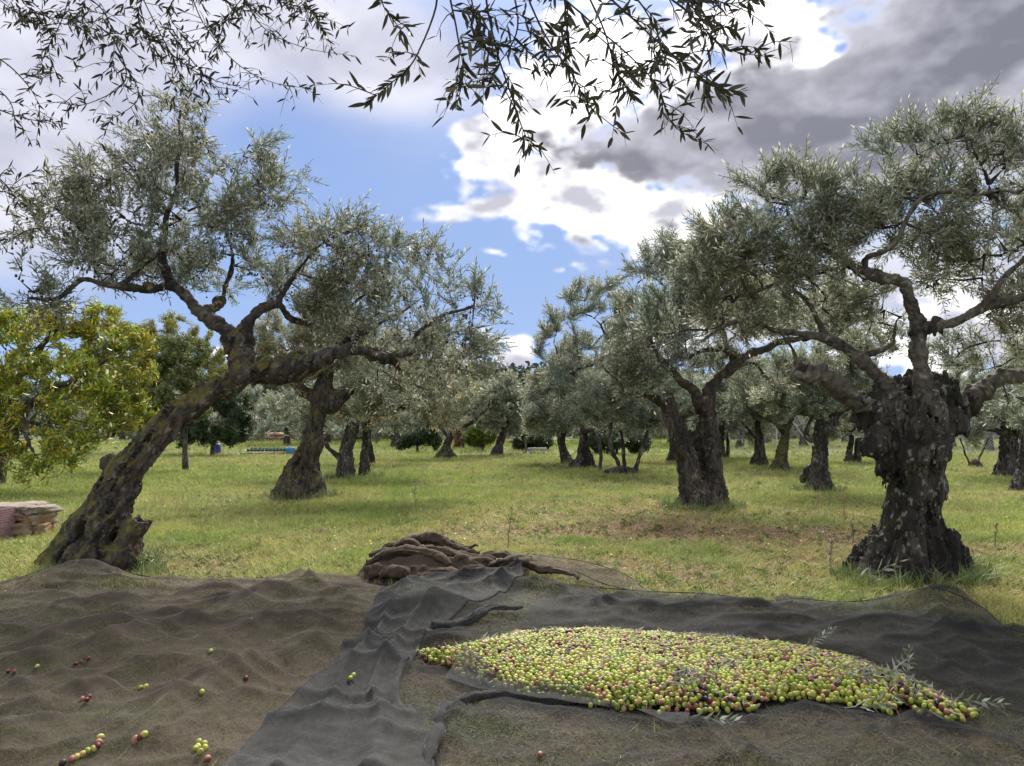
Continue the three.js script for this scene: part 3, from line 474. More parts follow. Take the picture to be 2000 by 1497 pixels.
tree({
  label: 'straight olive trunk with mossy root flare and yellow flowers at its foot', x: 585, y: 975, seed: 41, res: 92, fat: 0.58, flare: 1.6, k: 0.08, flute: 0.045, fine: 0.016, bark: { moss: 0.5, rust: 0.35, lichen: 0.5, black: 0.65 },
  trunk: [[[590, 985, 0, 50], [598, 920, 0, 38], [606, 860, 0, 31], [620, 800, 0, 28], [630, 770, 0, 27]], [[538, 982, 0, 16], [562, 945, 0, 26], [590, 890, 0, 26]], [[628, 978, 0, 14], [615, 940, 0, 24]]],
  knobs: [[612, 868, -0.05, 32], [628, 775, 0, 30], [645, 790, 0, 18]],
  limbs: [[[645, 792, 0, 15], [672, 768, 0, 12], [700, 752, 0, 10], [740, 744, 0, 8], [790, 735, -0.2, 5], [830, 700, -0.3, 3]], [[618, 775, 0, 13], [590, 762, 0, 9], [565, 735, 0, 6], [540, 690, 0.2, 3]], [[630, 768, 0, 15], [640, 720, 0.2, 9], [660, 680, 0.4, 6], [690, 650, 0.5, 3]], [[735, 745, 0, 6], [760, 765, 0, 5], [790, 800, 0.2, 3]]],
  crown: [R(600, 690, 75, 45, 0.3), R(690, 680, 95, 50, 0.4), R(545, 670, 55, 45, 0.3), R(770, 755, 80, 40, -0.1), R(720, 790, 70, 35, 0.2), R(830, 720, 75, 55, -0.3), R(640, 640, 60, 35, 0.5), R(860, 790, 60, 50, 0), R(590, 735, 55, 22, -0.2)],
  grow: { tips: 330, sprigs: 2800, thin: 0.004, size: 1.3, hole: 0.05, tint: (p, r) => r() < 0.18 ? [1.7, 1.25, 0.8] : [1.05, 1, 0.92] }, fruit: 300,
});
// further trees: foot, trunk lines, a few limbs, crown masses
const FAR = [
  { label: 'olive tree with forked pale trunk behind the mossy straight one', x: 690, y: 935, seed: 51, trunk: [[[675, 942, 0, 17], [676, 880, 0, 16], [690, 830, 0, 15]], [[712, 940, 0.3, 12], [712, 880, 0.3, 9], [716, 830, 0.3, 7]]], limbs: [[[668, 900, 0, 7], [648, 880, 0, 6], [632, 858, 0, 4], [610, 840, 0, 2]], [[690, 835, 0, 11], [670, 790, 0, 6], [640, 760, 0, 3]], [[716, 835, 0, 7], [740, 800, 0, 5], [790, 770, 0, 3]]], crown: [R(680, 770, 90, 40), R(760, 790, 80, 40), R(610, 800, 70, 40), R(820, 780, 60, 40), R(720, 740, 90, 30)], bark: { lichen: 1.1, grey: 0.15, black: 0.25 } },
  { label: 'dark thin olive trunk half hidden behind the forked pale trunk', x: 722, y: 908, seed: 52, trunk: [[[722, 912, 0, 10], [718, 860, 0, 9], [714, 820, 0, 8]]], crown: [R(720, 790, 60, 30), R(770, 770, 60, 40), R(690, 780, 50, 30)] },
  { label: 'small olive tree leaning right with spreading roots in the clearing', x: 870, y: 897, seed: 53, open: true, trunk: [[[868, 900, 0, 12], [872, 870, 0, 9], [880, 850, 0, 8]], [[850, 898, 0, 4], [866, 880, 0, 7]], [[890, 897, 0, 4], [874, 880, 0, 7]]], limbs: [[[880, 852, 0, 8], [895, 840, 0, 6], [918, 828, 0, 4], [950, 800, 0, 3]], [[878, 855, 0, 6], [862, 838, 0, 4], [850, 820, 0, 2]]], crown: [R(860, 795, 55, 26), R(905, 782, 60, 34), R(830, 780, 50, 36), R(890, 755, 60, 36)], bark: { moss: 0.3 } },
  { label: 'slender olive tree leaning right with silvery crown before the far hill', x: 972, y: 889, seed: 54, open: true, trunk: [[[970, 892, 0, 13], [975, 868, 0, 9], [984, 845, 0, 8]]], limbs: [[[984, 846, 0, 7], [992, 820, 0, 4], [985, 800, 0, 3]], [[986, 838, 0, 5], [960, 830, 0, 4], [935, 825, 0, 3]]], crown: [R(960, 800, 50, 40), R(990, 790, 30, 50), R(940, 810, 35, 22), R(1000, 820, 22, 28)] },
  { label: 'olive tree with narrow trunk bending left beside the hollow trunk', x: 1107, y: 908, seed: 55, open: true, trunk: [[[1110, 912, 0, 12], [1100, 880, 0, 10], [1094, 850, 0, 8]]], limbs: [[[1094, 852, 0, 7], [1100, 825, 0, 5], [1110, 800, 0, 3]], [[1100, 862, 0, 4], [1106, 845, 0, 3], [1102, 825, 0, 2]]], crown: [R(1085, 790, 60, 55), R(1130, 800, 60, 45), R(1065, 830, 45, 25), R(1110, 730, 55, 45)] },
  { label: 'olive tree with a tall tent-shaped hollow trunk', x: 1140, y: 916, seed: 56, trunk: [[[1132, 920, 0, 14], [1138, 880, 0, 10], [1140, 845, 0, 6]], [[1156, 918, 0, 10], [1146, 880, 0, 9], [1141, 845, 0, 6]], [[1118, 918, 0.2, 9], [1124, 905, 0.2, 7]]], limbs: [[[1140, 850, 0, 6], [1132, 820, 0, 4], [1125, 790, 0, 3]], [[1141, 845, 0, 5], [1160, 840, -0.3, 5], [1168, 860, -0.8, 4], [1172, 900, -1.2, 4], [1172, 935, -1.6, 4]], [[1124, 905, 0.2, 3], [1130, 880, 0.1, 3], [1134, 855, 0, 2]]], crown: [R(1120, 600, 35, 40), R(1185, 590, 45, 35), R(1150, 650, 80, 60), R(1095, 690, 45, 40), R(1190, 720, 80, 60), R(1120, 760, 80, 50), R(1190, 800, 80, 45), R(1240, 760, 50, 50), R(1160, 570, 25, 20)], many: 1.7, bark: { black: 0.6, lichen: 1.1 } },
  { label: 'low sawn olive stump with three thin regrown stems', x: 1215, y: 930, seed: 57, fat: 1.15, flare: 1, trunk: [[[1190, 930, 0, 11], [1215, 926, 0, 13], [1240, 930, 0, 10]], [[1195, 936, 0, 9], [1240, 936, 0, 9]]], limbs: [[[1213, 918, 0, 5], [1200, 890, 0, 5], [1190, 850, 0, 4.5], [1196, 810, 0, 3]], [[1222, 918, 0, 5], [1217, 880, 0, 4], [1212, 840, 0, 3]], [[1240, 922, 0, 5], [1252, 885, 0, 4.5], [1270, 835, 0, 4], [1285, 800, 0, 3]], [[1270, 835, 0, 3], [1250, 818, 0, 2.5], [1230, 815, 0, 2]]], crown: [R(1200, 790, 60, 32), R(1250, 800, 60, 32), R(1280, 770, 50, 40), R(1170, 780, 40, 40)], bark: { black: 0.9 } },
  { label: 'olive tree with grassy mossy foot just behind the V-shaped trunk', x: 1316, y: 905, seed: 58, trunk: [[[1316, 910, 0, 17], [1318, 880, 0, 11], [1314, 840, 0, 10]]], crown: [R(1300, 790, 60, 35), R(1350, 780, 60, 40), R(1270, 800, 40, 30)], bark: { moss: 0.5 } },
  { label: 'black stubby olive trunk with pale thin stem alongside', x: 1408, y: 898, seed: 59, trunk: [[[1406, 902, 0, 11], [1406, 870, 0, 11], [1408, 838, 0, 9]], [[1420, 900, 0.2, 4], [1422, 870, 0.2, 3], [1421, 845, 0.2, 3]]], crown: [R(1420, 800, 50, 42), R(1460, 790, 50, 36), R(1390, 780, 40, 30), R(1450, 830, 40, 26)], bark: { black: 1 } },
  { label: 'olive tree with hollow black foot and thin crooked trunk by fence', x: 1482, y: 912, seed: 60, trunk: [[[1472, 916, 0, 9], [1480, 880, 0, 7], [1482, 850, 0, 6], [1478, 820, 0, 6]], [[1492, 914, 0, 9], [1488, 885, 0, 7], [1486, 850, 0, 5]]], limbs: [[[1480, 862, 0, 4], [1462, 840, 0, 3], [1450, 825, 0, 2]], [[1480, 824, 0, 6], [1470, 800, 0, 4], [1450, 780, 0, 3]]], crown: [R(1470, 780, 60, 36), R(1520, 775, 50, 32), R(1430, 770, 40, 30)], bark: { black: 0.8 } },
  { label: 'moss covered yellow-green olive trunk with long left branch', x: 1524, y: 921, seed: 61, trunk: [[[1522, 926, 0, 21], [1526, 895, 0, 13], [1532, 860, 0, 11], [1536, 835, 0, 9]]], limbs: [[[1532, 845, 0, 8], [1515, 828, 0, 5], [1490, 815, 0, 4], [1465, 800, 0, 4], [1445, 785, 0, 2.5]], [[1512, 826, 0, 4], [1530, 815, 0, 5], [1538, 800, 0, 4], [1525, 795, 0, 3]], [[1538, 838, 0, 6], [1560, 800, 0, 4], [1580, 780, 0, 3]]], crown: [R(1480, 775, 60, 36), R(1540, 760, 70, 36), R(1590, 780, 40, 30), R(1500, 740, 60, 32)], bark: { moss: 1.5, black: 0.2 } },
  { label: 'dark olive tree with short thick trunk and pale right limb', x: 1597, y: 964, seed: 62, res: 64, trunk: [[[1596, 972, 0, 24], [1600, 930, 0, 19], [1602, 880, 0, 17], [1605, 835, 0, 17]], [[1572, 935, 0.8, 8], [1584, 915, 0.5, 10]], [[1612, 966, 0, 16], [1606, 930, 0, 14]]], limbs: [[[1612, 835, 0, 10], [1630, 815, 0, 9], [1655, 798, 0, 8], [1690, 770, 0, 5], [1720, 730, 0, 3]], [[1610, 830, 0, 9], [1590, 812, 0, 7], [1565, 805, 0, 6], [1545, 800, 0, 5], [1520, 790, 0, 3]], [[1592, 862, 0, 6], [1574, 850, 0, 6], [1578, 830, 0, 5], [1590, 815, 0, 4]], [[1600, 815, 0, 6], [1598, 790, 0, 5], [1588, 785, 0, 3]]], crown: [R(1590, 760, 70, 40), R(1660, 750, 60, 50), R(1540, 760, 60, 40), R(1630, 700, 70, 40), R(1560, 710, 60, 36)], bark: { black: 0.7, lichen: 0.9 } },
  { label: 'twin black olive trunks with leafy shoots near the fence post', x: 1664, y: 905, seed: 63, trunk: [[[1658, 908, 0, 8], [1660, 880, 0, 7], [1664, 855, 0, 6]], [[1674, 908, 0, 8], [1675, 880, 0, 7], [1676, 860, 0, 6]]], crown: [R(1670, 815, 40, 40), R(1640, 820, 40, 30), R(1700, 800, 40, 40)], bark: { black: 1 } },
  { label: 'stout leafy-topped olive trunk at the right with a bare stub', x: 1965, y: 934, seed: 64, res: 60, trunk: [[[1966, 942, 0, 26], [1970, 900, 0, 20], [1972, 850, 0, 19], [1970, 830, 0, 18]]], limbs: [[[1962, 850, 0, 8], [1945, 842, 0, 6], [1920, 840, 0, 4], [1890, 850, 0, 2.5]], [[1992, 846, -0.3, 7], [1978, 826, -0.4, 6], [1970, 815, -0.4, 5]]], crown: [R(1960, 790, 70, 40), R(1900, 790, 60, 50), R(2010, 780, 60, 60), R(1930, 740, 70, 36), R(1880, 840, 30, 20)], bark: { black: 0.8 } },
  { label: 'dark olive trunk cut by the right edge of the picture', x: 1995, y: 962, seed: 65, trunk: [[[2000, 970, 0, 26], [2005, 920, 0, 20], [2010, 870, 0, 18], [2020, 820, 0, 16]]], crown: [R(2040, 760, 90, 60), R(2080, 700, 90, 60)], bark: { black: 0.7, lichen: 1 } },
];
FAR.forEach(f => { const D = -gnd(f.x, f.y).z, size = clamp(0.9 + D * 0.034, 1.2, 2.0); tree({ res: 46, k: 0.05, flute: 0.035, fine: 0.02, fromTrunk: true, slimLimbs: 0.85, ...f, crown: f.open ? f.crown : f.crown.flatMap(b => [[b[0], b[1], b[2] * 1.12, b[3] * 1.2], [b[0] + b[2] * 0.4, b[1] + b[3] * 0.55, b[2] * 0.7, b[3] * 0.6]]), grow: { tips: Math.round(130 * (f.many || 1)), sprigs: Math.round(1900 * (f.many || 1)), thin: 0.0055, size, hole: 0.02, step: 0.25, tint: (p, r) => greyGreen(p, r).map(c => c * 1.15), ...(f.grow || {}) } }); });
// the back rows, seen only as crowns over thin trunks
const BACK = [[330, 866, 80, 60, 'behind the young grey-trunked tree'], [240, 862, 80, 60, 'behind the walnut foliage'], [720, 864, 70, 60, 'behind the forked pale trunk'], [905, 856, 60, 40, 'beyond the rust coloured shrub'], [1140, 862, 70, 56, 'beyond the tent-shaped hollow trunk'], [1500, 866, 70, 56, 'beyond the hollow black foot'], [1650, 866, 70, 56, 'beyond the twin black trunks'], [560, 872, 95, 60, 'behind the garden bed'], [640, 868, 80, 60, 'behind the mossy straight trunk'], [770, 874, 90, 70, 'behind the dark bush'], [850, 868, 60, 50, 'behind the small spreading-root tree'], [1030, 866, 45, 50, 'above the low white bench'], [1065, 872, 50, 60, 'left of the narrow bending trunk'], [1200, 868, 70, 60, 'behind the sawn stump'], [1260, 874, 60, 60, 'behind the thin regrown stems'], [1360, 872, 70, 60, 'seen past the V-shaped trunk'], [1445, 876, 60, 56, 'by the wire fence near the black stub'], [1570, 872, 70, 60, 'behind the moss covered trunk'], [1720, 876, 80, 70, 'just left behind the big pollarded trunk'], [1860, 876, 80, 70, 'just right behind the big pollarded trunk'], [1930, 880, 70, 60, 'above the low leafy stump'], [2040, 880, 90, 70, 'at the far right edge'], [470, 868, 70, 60, 'behind the blue barrel'], [1310, 866, 60, 60, 'far behind the mossy foot']];
BACK.forEach(([x, y, w, h, where], i) => {
  const r = rng(900 + i), D = -gnd(x, y).z, k = F / D, lean = (r() - 0.5) * 14, top = y - 1.25 * k;
  tree({ label: `distant round-crowned olive tree ${where}`, group: 'olive trees of the back rows', x, y, seed: 70 + i, res: 26, k: 0.06, flute: 0.04, fine: 0.02, trunk: [[[x, y + 3, 0, 0.26 * k], [x + lean * 0.4, (y + top) / 2, 0, 0.19 * k], [x + lean, top, 0, 0.15 * k]]], crown: [R(x + lean, top - h * 0.5, w * 0.7, h * 0.55), R(x + lean - w * 0.65, top - h * 0.02, w * 0.5, h * 0.42), R(x + lean + w * 0.65, top - h * 0.08, w * 0.5, h * 0.42), R(x + lean * 2, top - h * 1.0, w * 0.5, h * 0.35)], grow: { tips: 80, sprigs: 1900, thin: 0.009, size: 2.1, step: 0.4, hole: -0.05, tint: p => { const g = greyGreen(p); return g.map(c => c * (1.0 + 0.1 * (i % 4))); } } });
});

// ---------------------------------------------------------------- other trees and bushes
const WALNUT = [[0.27, 0.29, 0.04], [0.21, 0.26, 0.04], [0.36, 0.33, 0.035], [0.14, 0.19, 0.035], [0.28, 0.19, 0.035], [0.19, 0.24, 0.045], [0.42, 0.35, 0.035]];
const broadLeaf = leafMat(0.45, 0.7);
const walnutSprig = broadSprig(7, 15, 0.32, 0.115, 0.042, WALNUT.map(c => c.map(v => v / 0.24)));
const walnut = tree({
  name: 'walnut_tree', label: 'walnut tree with yellow-green autumn leaves beside the stone wall', x: -15, y: 950, seed: 81, res: 50, k: 0.05, flute: 0.012, fine: 0.008, bark: { black: 0.1, lichen: 0.2, grey: 0.05 },
  trunk: [[[-14, 958, 0, 17], [2, 900, 0, 15], [20, 850, 0, 13]]],
  limbs: [[[18, 855, 0, 12], [60, 790, -0.5, 8], [110, 755, -1, 6], [160, 735, -1.4, 4], [210, 700, -1.6, 2]], [[20, 850, 0, 11], [30, 760, 0, 8], [80, 680, -0.2, 6], [120, 630, -0.3, 3]], [[10, 870, 0, 10], [-60, 780, -0.3, 8], [-100, 700, -0.5, 4]], [[40, 820, -0.3, 6], [110, 840, -1.2, 4], [170, 870, -1.8, 2]], [[60, 790, -0.5, 5], [50, 850, -1.5, 4], [70, 890, -2, 2]]],
  crown: [R(40, 640, 80, 50, -0.2), R(125, 665, 100, 65, -0.6), R(200, 665, 60, 45, -0.6), R(60, 760, 90, 70, -0.8), R(165, 765, 90, 65, -1.4), R(238, 735, 45, 50, -1.2), R(35, 860, 60, 40, -1.6), R(125, 890, 50, 25, -2), R(225, 815, 40, 35, -1.6), R(-60, 720, 80, 120, -0.4), R(160, 845, 60, 35, -1.8), R(60, 915, 40, 20, -2), R(250, 680, 50, 45, -0.8), R(255, 790, 36, 40, -1.4), R(200, 620, 40, 25, -0.4)],
  grow: { tips: 440, sprigs: 1650, thin: 0.005, size: 0.95, hole: 0.05, step: 0.25, droop: 0.35, tint: (p, r) => { const n = noise(p.x * 1.3, p.y * 1.3 + 4, p.z * 1.3), q = r(), low = sstep(0.05, 0.5, n + 0.3 * (q - 0.5)); return mix3([0.29, 0.32, 0.22], mix3([0.37, 0.33, 0.2], [0.35, 0.25, 0.2], q), 0.75 * low); } },
  sprig: walnutSprig, leaf: broadLeaf, twig: [0.10, 0.09, 0.075],
});
{ // the leaves that show largest stand singly
  const r = rng(811), one = WALNUT.slice(0, 5).map(c => { const o = buf(); addLeaf(o, V(0, 0, 0), V(0, 1, 0), V(0, 0, 1), 0.12, 0.046, c.map(v => v * 1.05), 0.1); return built(o); });
  const edge = [[60, 930], [100, 925], [140, 905], [180, 880], [40, 900], [120, 880], [200, 850], [30, 830], [90, 850], [170, 820], [220, 800], [60, 780], [130, 760], [180, 730], [230, 730], [100, 700], [160, 680], [40, 700], [210, 670], [80, 650]];
  for (let i = 0; i < 240; i++) {
    const e = edge[Math.floor(r() * edge.length)], p = at(e[0] + (r() - 0.5) * 70, e[1] + (r() - 0.5) * 50, 13.2 + r() * 0.8).sub(walnut.position), m = part(walnut, 'leaf', one[Math.floor(r() * 5)], broadLeaf);
    m.position.copy(p); m.rotation.set(2.2 + (r() - 0.5) * 1.4, r() * 6.3, (r() - 0.5) * 1.4); m.scale.setScalar(0.8 + 0.5 * r());
  }
}
const bushSprig = (seed, pal, L = 0.09, W = 0.04) => broadSprig(seed, 16, 0.26, L, W, pal);
const DARKGREEN = bushSprig(21, [[0.045, 0.085, 0.028], [0.065, 0.11, 0.03], [0.035, 0.06, 0.022]]), CITRUS = bushSprig(22, [[0.10, 0.17, 0.025], [0.20, 0.26, 0.03], [0.07, 0.12, 0.02]]), RUSSET = bushSprig(23, [[0.26, 0.11, 0.065], [0.30, 0.15, 0.08], [0.20, 0.10, 0.06]], 0.08, 0.022), MIXED = bushSprig(24, [[0.17, 0.22, 0.07], [0.22, 0.23, 0.07], [0.13, 0.19, 0.06], [0.26, 0.21, 0.08]]), AUTUMN = bushSprig(25, [[0.24, 0.24, 0.07], [0.28, 0.20, 0.08], [0.19, 0.22, 0.07], [0.15, 0.20, 0.06]], 0.07, 0.03);
const OTHER = [
  { name: 'fig_tree', label: 'young tree with straight grey trunk and green crown under the leaning olive', x: 362, y: 922, seed: 91, trunk: [[[362, 926, 0, 6.5], [361, 880, 0, 6], [362, 830, 0, 5]]], crown: [R(340, 760, 60, 60), R(390, 790, 50, 50), R(300, 720, 50, 50), R(350, 700, 60, 40), R(280, 790, 40, 40)], sprig: MIXED, grow: { tips: 150, sprigs: 1300, size: 1.1 } },
  { name: 'citrus_tree', label: 'dark green bushy citrus tree behind the blue barrel', x: 415, y: 892, seed: 92, trunk: [[[415, 896, 0, 5], [415, 860, 0, 4]]], crown: [R(410, 825, 55, 42), R(450, 840, 40, 32), R(385, 850, 40, 28), R(440, 800, 45, 30)], sprig: DARKGREEN, grow: { tips: 120, sprigs: 1100, size: 1.5 } },
  { name: 'broadleaf_tree', label: 'tall mixed green and rusty tree between walnut and leaning olive', x: 270, y: 885, seed: 93, trunk: [[[270, 890, 0, 8], [275, 830, 0, 7], [280, 780, 0, 5]]], crown: [R(270, 690, 60, 50), R(330, 690, 55, 50), R(230, 720, 45, 60), R(300, 640, 40, 32), R(260, 780, 70, 50), R(370, 720, 50, 55), R(400, 690, 45, 45), R(240, 650, 50, 40), R(330, 790, 60, 45), R(200, 760, 50, 60), R(420, 740, 40, 50), R(340, 640, 45, 35)], sprig: AUTUMN, grow: { tips: 240, sprigs: 2600, size: 1.6, tint: (p, r) => [1.5, 1.6, 1.3] } },
  { name: 'yellow_green_citrus', label: 'small round yellow-green citrus tree beside the slender leaning olive', x: 943, y: 882, seed: 94, trunk: [[[943, 884, 0, 2.6], [943, 862, 0, 2.2]]], limbs: [[[943, 866, 0, 2], [950, 856, 0, 1.6], [955, 848, 0, 1]], [[943, 864, 0, 2], [936, 852, 0, 1.2]]], crown: [R(940, 846, 24, 16), R(930, 852, 16, 10), R(948, 838, 16, 10)], sprig: CITRUS, grow: { tips: 60, sprigs: 800, size: 1.5 } },
  { name: 'russet_shrub', label: 'rust coloured shrub beyond the clearing', x: 905, y: 877, seed: 95, trunk: [[[905, 874, 0, 2], [905, 862, 0, 2]]], crown: [R(908, 850, 34, 15), R(890, 857, 18, 10), R(928, 856, 17, 9)], sprig: RUSSET, grow: { tips: 50, sprigs: 800, size: 2 } },
  { name: 'dark_bush', label: 'dark rounded evergreen bush behind the low white bench', x: 1040, y: 882, seed: 96, trunk: [[[1040, 884, 0.6, 3], [1040, 872, 0.6, 2]]], crown: [R(1040, 868, 26, 13, 0.8), R(1022, 872, 12, 9, 0.8), R(1058, 872, 12, 9, 0.8)], sprig: DARKGREEN, grow: { tips: 60, sprigs: 800, size: 1.6 } },
  { name: 'pale_bark_tree', label: 'small bare pale-barked tree with thin autumn leaves by bench', x: 1027, y: 884, seed: 97, trunk: [[[1027, 886, 0, 2.4], [1027, 868, 0, 2.1], [1027, 850, 0, 2]]], limbs: [[[1027, 856, 0, 1.7], [1034, 852, 0, 1.4], [1042, 850, 0, 1], [1055, 838, 0, 0.8]], [[1027, 850, 0, 1.7], [1020, 840, 0, 1.2], [1015, 826, 0, 0.8]], [[1027, 852, 0, 1.5], [1033, 835, 0, 1], [1030, 815, 0, 0.8]]], crown: [R(1025, 820, 26, 18), R(1045, 830, 18, 12)], sprig: AUTUMN, twig: [0.4, 0.37, 0.33], bark: { grey: 1.6, black: 0, lichen: 1.5 }, grow: { tips: 60, sprigs: 150, size: 1.3 } },
  { name: 'dark_bush', label: 'dense dark green bush at the far side left of centre', x: 815, y: 885, seed: 98, trunk: [[[815, 888, 0, 3], [815, 872, 0, 2]]], crown: [R(815, 868, 24, 15), R(800, 874, 14, 10), R(832, 864, 16, 18), R(838, 845, 12, 12)], sprig: DARKGREEN, grow: { tips: 60, sprigs: 800, size: 1.6 } },
  { name: 'dark_bush', label: 'green bushes standing behind the sawn stump stems', x: 1205, y: 890, seed: 99, trunk: [[[1205, 893, 0, 3], [1205, 875, 0, 2]]], crown: [R(1205, 868, 36, 18), R(1240, 872, 22, 14), R(1180, 864, 18, 16)], sprig: DARKGREEN, grow: { tips: 60, sprigs: 800, size: 1.6 } },
  { name: 'leafy_stump', label: 'low leafy stump sprouting between the big trunk and right olive', x: 1905, y: 915, seed: 100, trunk: [[[1896, 918, 0, 8], [1905, 905, 0, 9], [1915, 918, 0, 8]]], limbs: [[[1912, 905, 0, 2], [1920, 880, 0, 1.5], [1930, 855, 0, 1.2]], [[1893, 905, 0, 2], [1884, 880, 0, 1.5], [1876, 855, 0, 1.2]]], crown: [R(1905, 904, 18, 9)], sprig: SPRIGS[1], leaf: OLIVE_LEAF, bark: { black: 0.9, moss: 0.4 }, grow: { tips: 24, sprigs: 60, size: 1.0 } },
];
OTHER.forEach(f => tree({ res: 26, k: 0.04, flute: 0.006, fine: 0.004, leaf: leafMat(0.35, 0.7), fromTrunk: true, ...f, bark: { black: 0.1, ...(f.bark || {}) }, grow: { thin: 0.006, step: 0.3, hole: 0.0, ...f.grow } }));

// ---------------------------------------------------------------- the wooded rise behind everything
{
  const r = rng(1234), o = buf();
  for (let i = 0; i < 70; i++) { const u = V(r() - 0.5, r() - 0.5, r() - 0.5).normalize(), p = u.clone().multiplyScalar(0.55 + 0.45 * r()), d = V(r() - 0.5, r() - 0.5, r() - 0.5).normalize(), n = V(r() - 0.5, r(), r() - 0.5); n.sub(d.clone().multiplyScalar(n.dot(d))).normalize(); const v = 0.7 + 0.6 * r(); addLeaf(o, p, d, n, 0.5, 0.34, [v, v, v], 0.1); }
  const clump = built(o), pos = [], idx = [], N = 90;
  const rise = (x, z) => 11 * sstep(-70, -170, z) * (0.75 + 0.35 * noise(x * 0.012 + 4, 2, z * 0.012)) * (0.35 + 0.65 * sstep(90, 10, Math.abs(x + 5)));
  for (let j = 0; j <= 24; j++) for (let i = 0; i <= N; i++) { const x = (i / N - 0.5) * 420, z = -66 - j * 9; pos.push(x, j ? rise(x, z) + 0.01 : -0.2, z); if (j && i < N) { const a = (j - 1) * (N + 1) + i, b = a + N + 1; idx.push(a, a + 1, b, a + 1, b + 1, b); } }
  structure('hill', geo(pos, idx), std([0.07, 0.08, 0.035], 1));
  const list = [];
  const crowns = (n, zmin, zmax, smin, smax, pal) => { for (let i = 0; i < n; i++) { const z = -(zmin + (zmax - zmin) * r()), x = (r() * 2 - 1) * -z * 0.8, s = smin + (smax - smin) * r(), c = pal[Math.floor(r() * pal.length)], v = 0.75 + 0.5 * r(); for (let k = 0; k < 7; k++) list.push({ p: V(x + (r() - 0.5) * s * 1.8, rise(x, z) + s * (0.35 + 1.3 * r()), z + (r() - 0.5) * s * 1.8), d: V(r() - 0.5, 1, r() - 0.5).normalize(), s: s * (0.45 + 0.3 * r()), c: c.map(q => q * v) }); } };
  crowns(150, 62, 95, 1.3, 2.2, [[0.13, 0.15, 0.085], [0.10, 0.12, 0.07], [0.07, 0.095, 0.045], [0.16, 0.15, 0.08]]);
  crowns(360, 100, 190, 2, 3.4, [[0.055, 0.075, 0.045], [0.075, 0.09, 0.055], [0.10, 0.10, 0.06], [0.045, 0.06, 0.04]]);
  const w = scatter(scene, 'far_woodland', clump, leafMat(0.2, 0.9), list); tag(w, 'wooded rise of dark trees far beyond the grove', 'woodland', null, 'stuff');
}

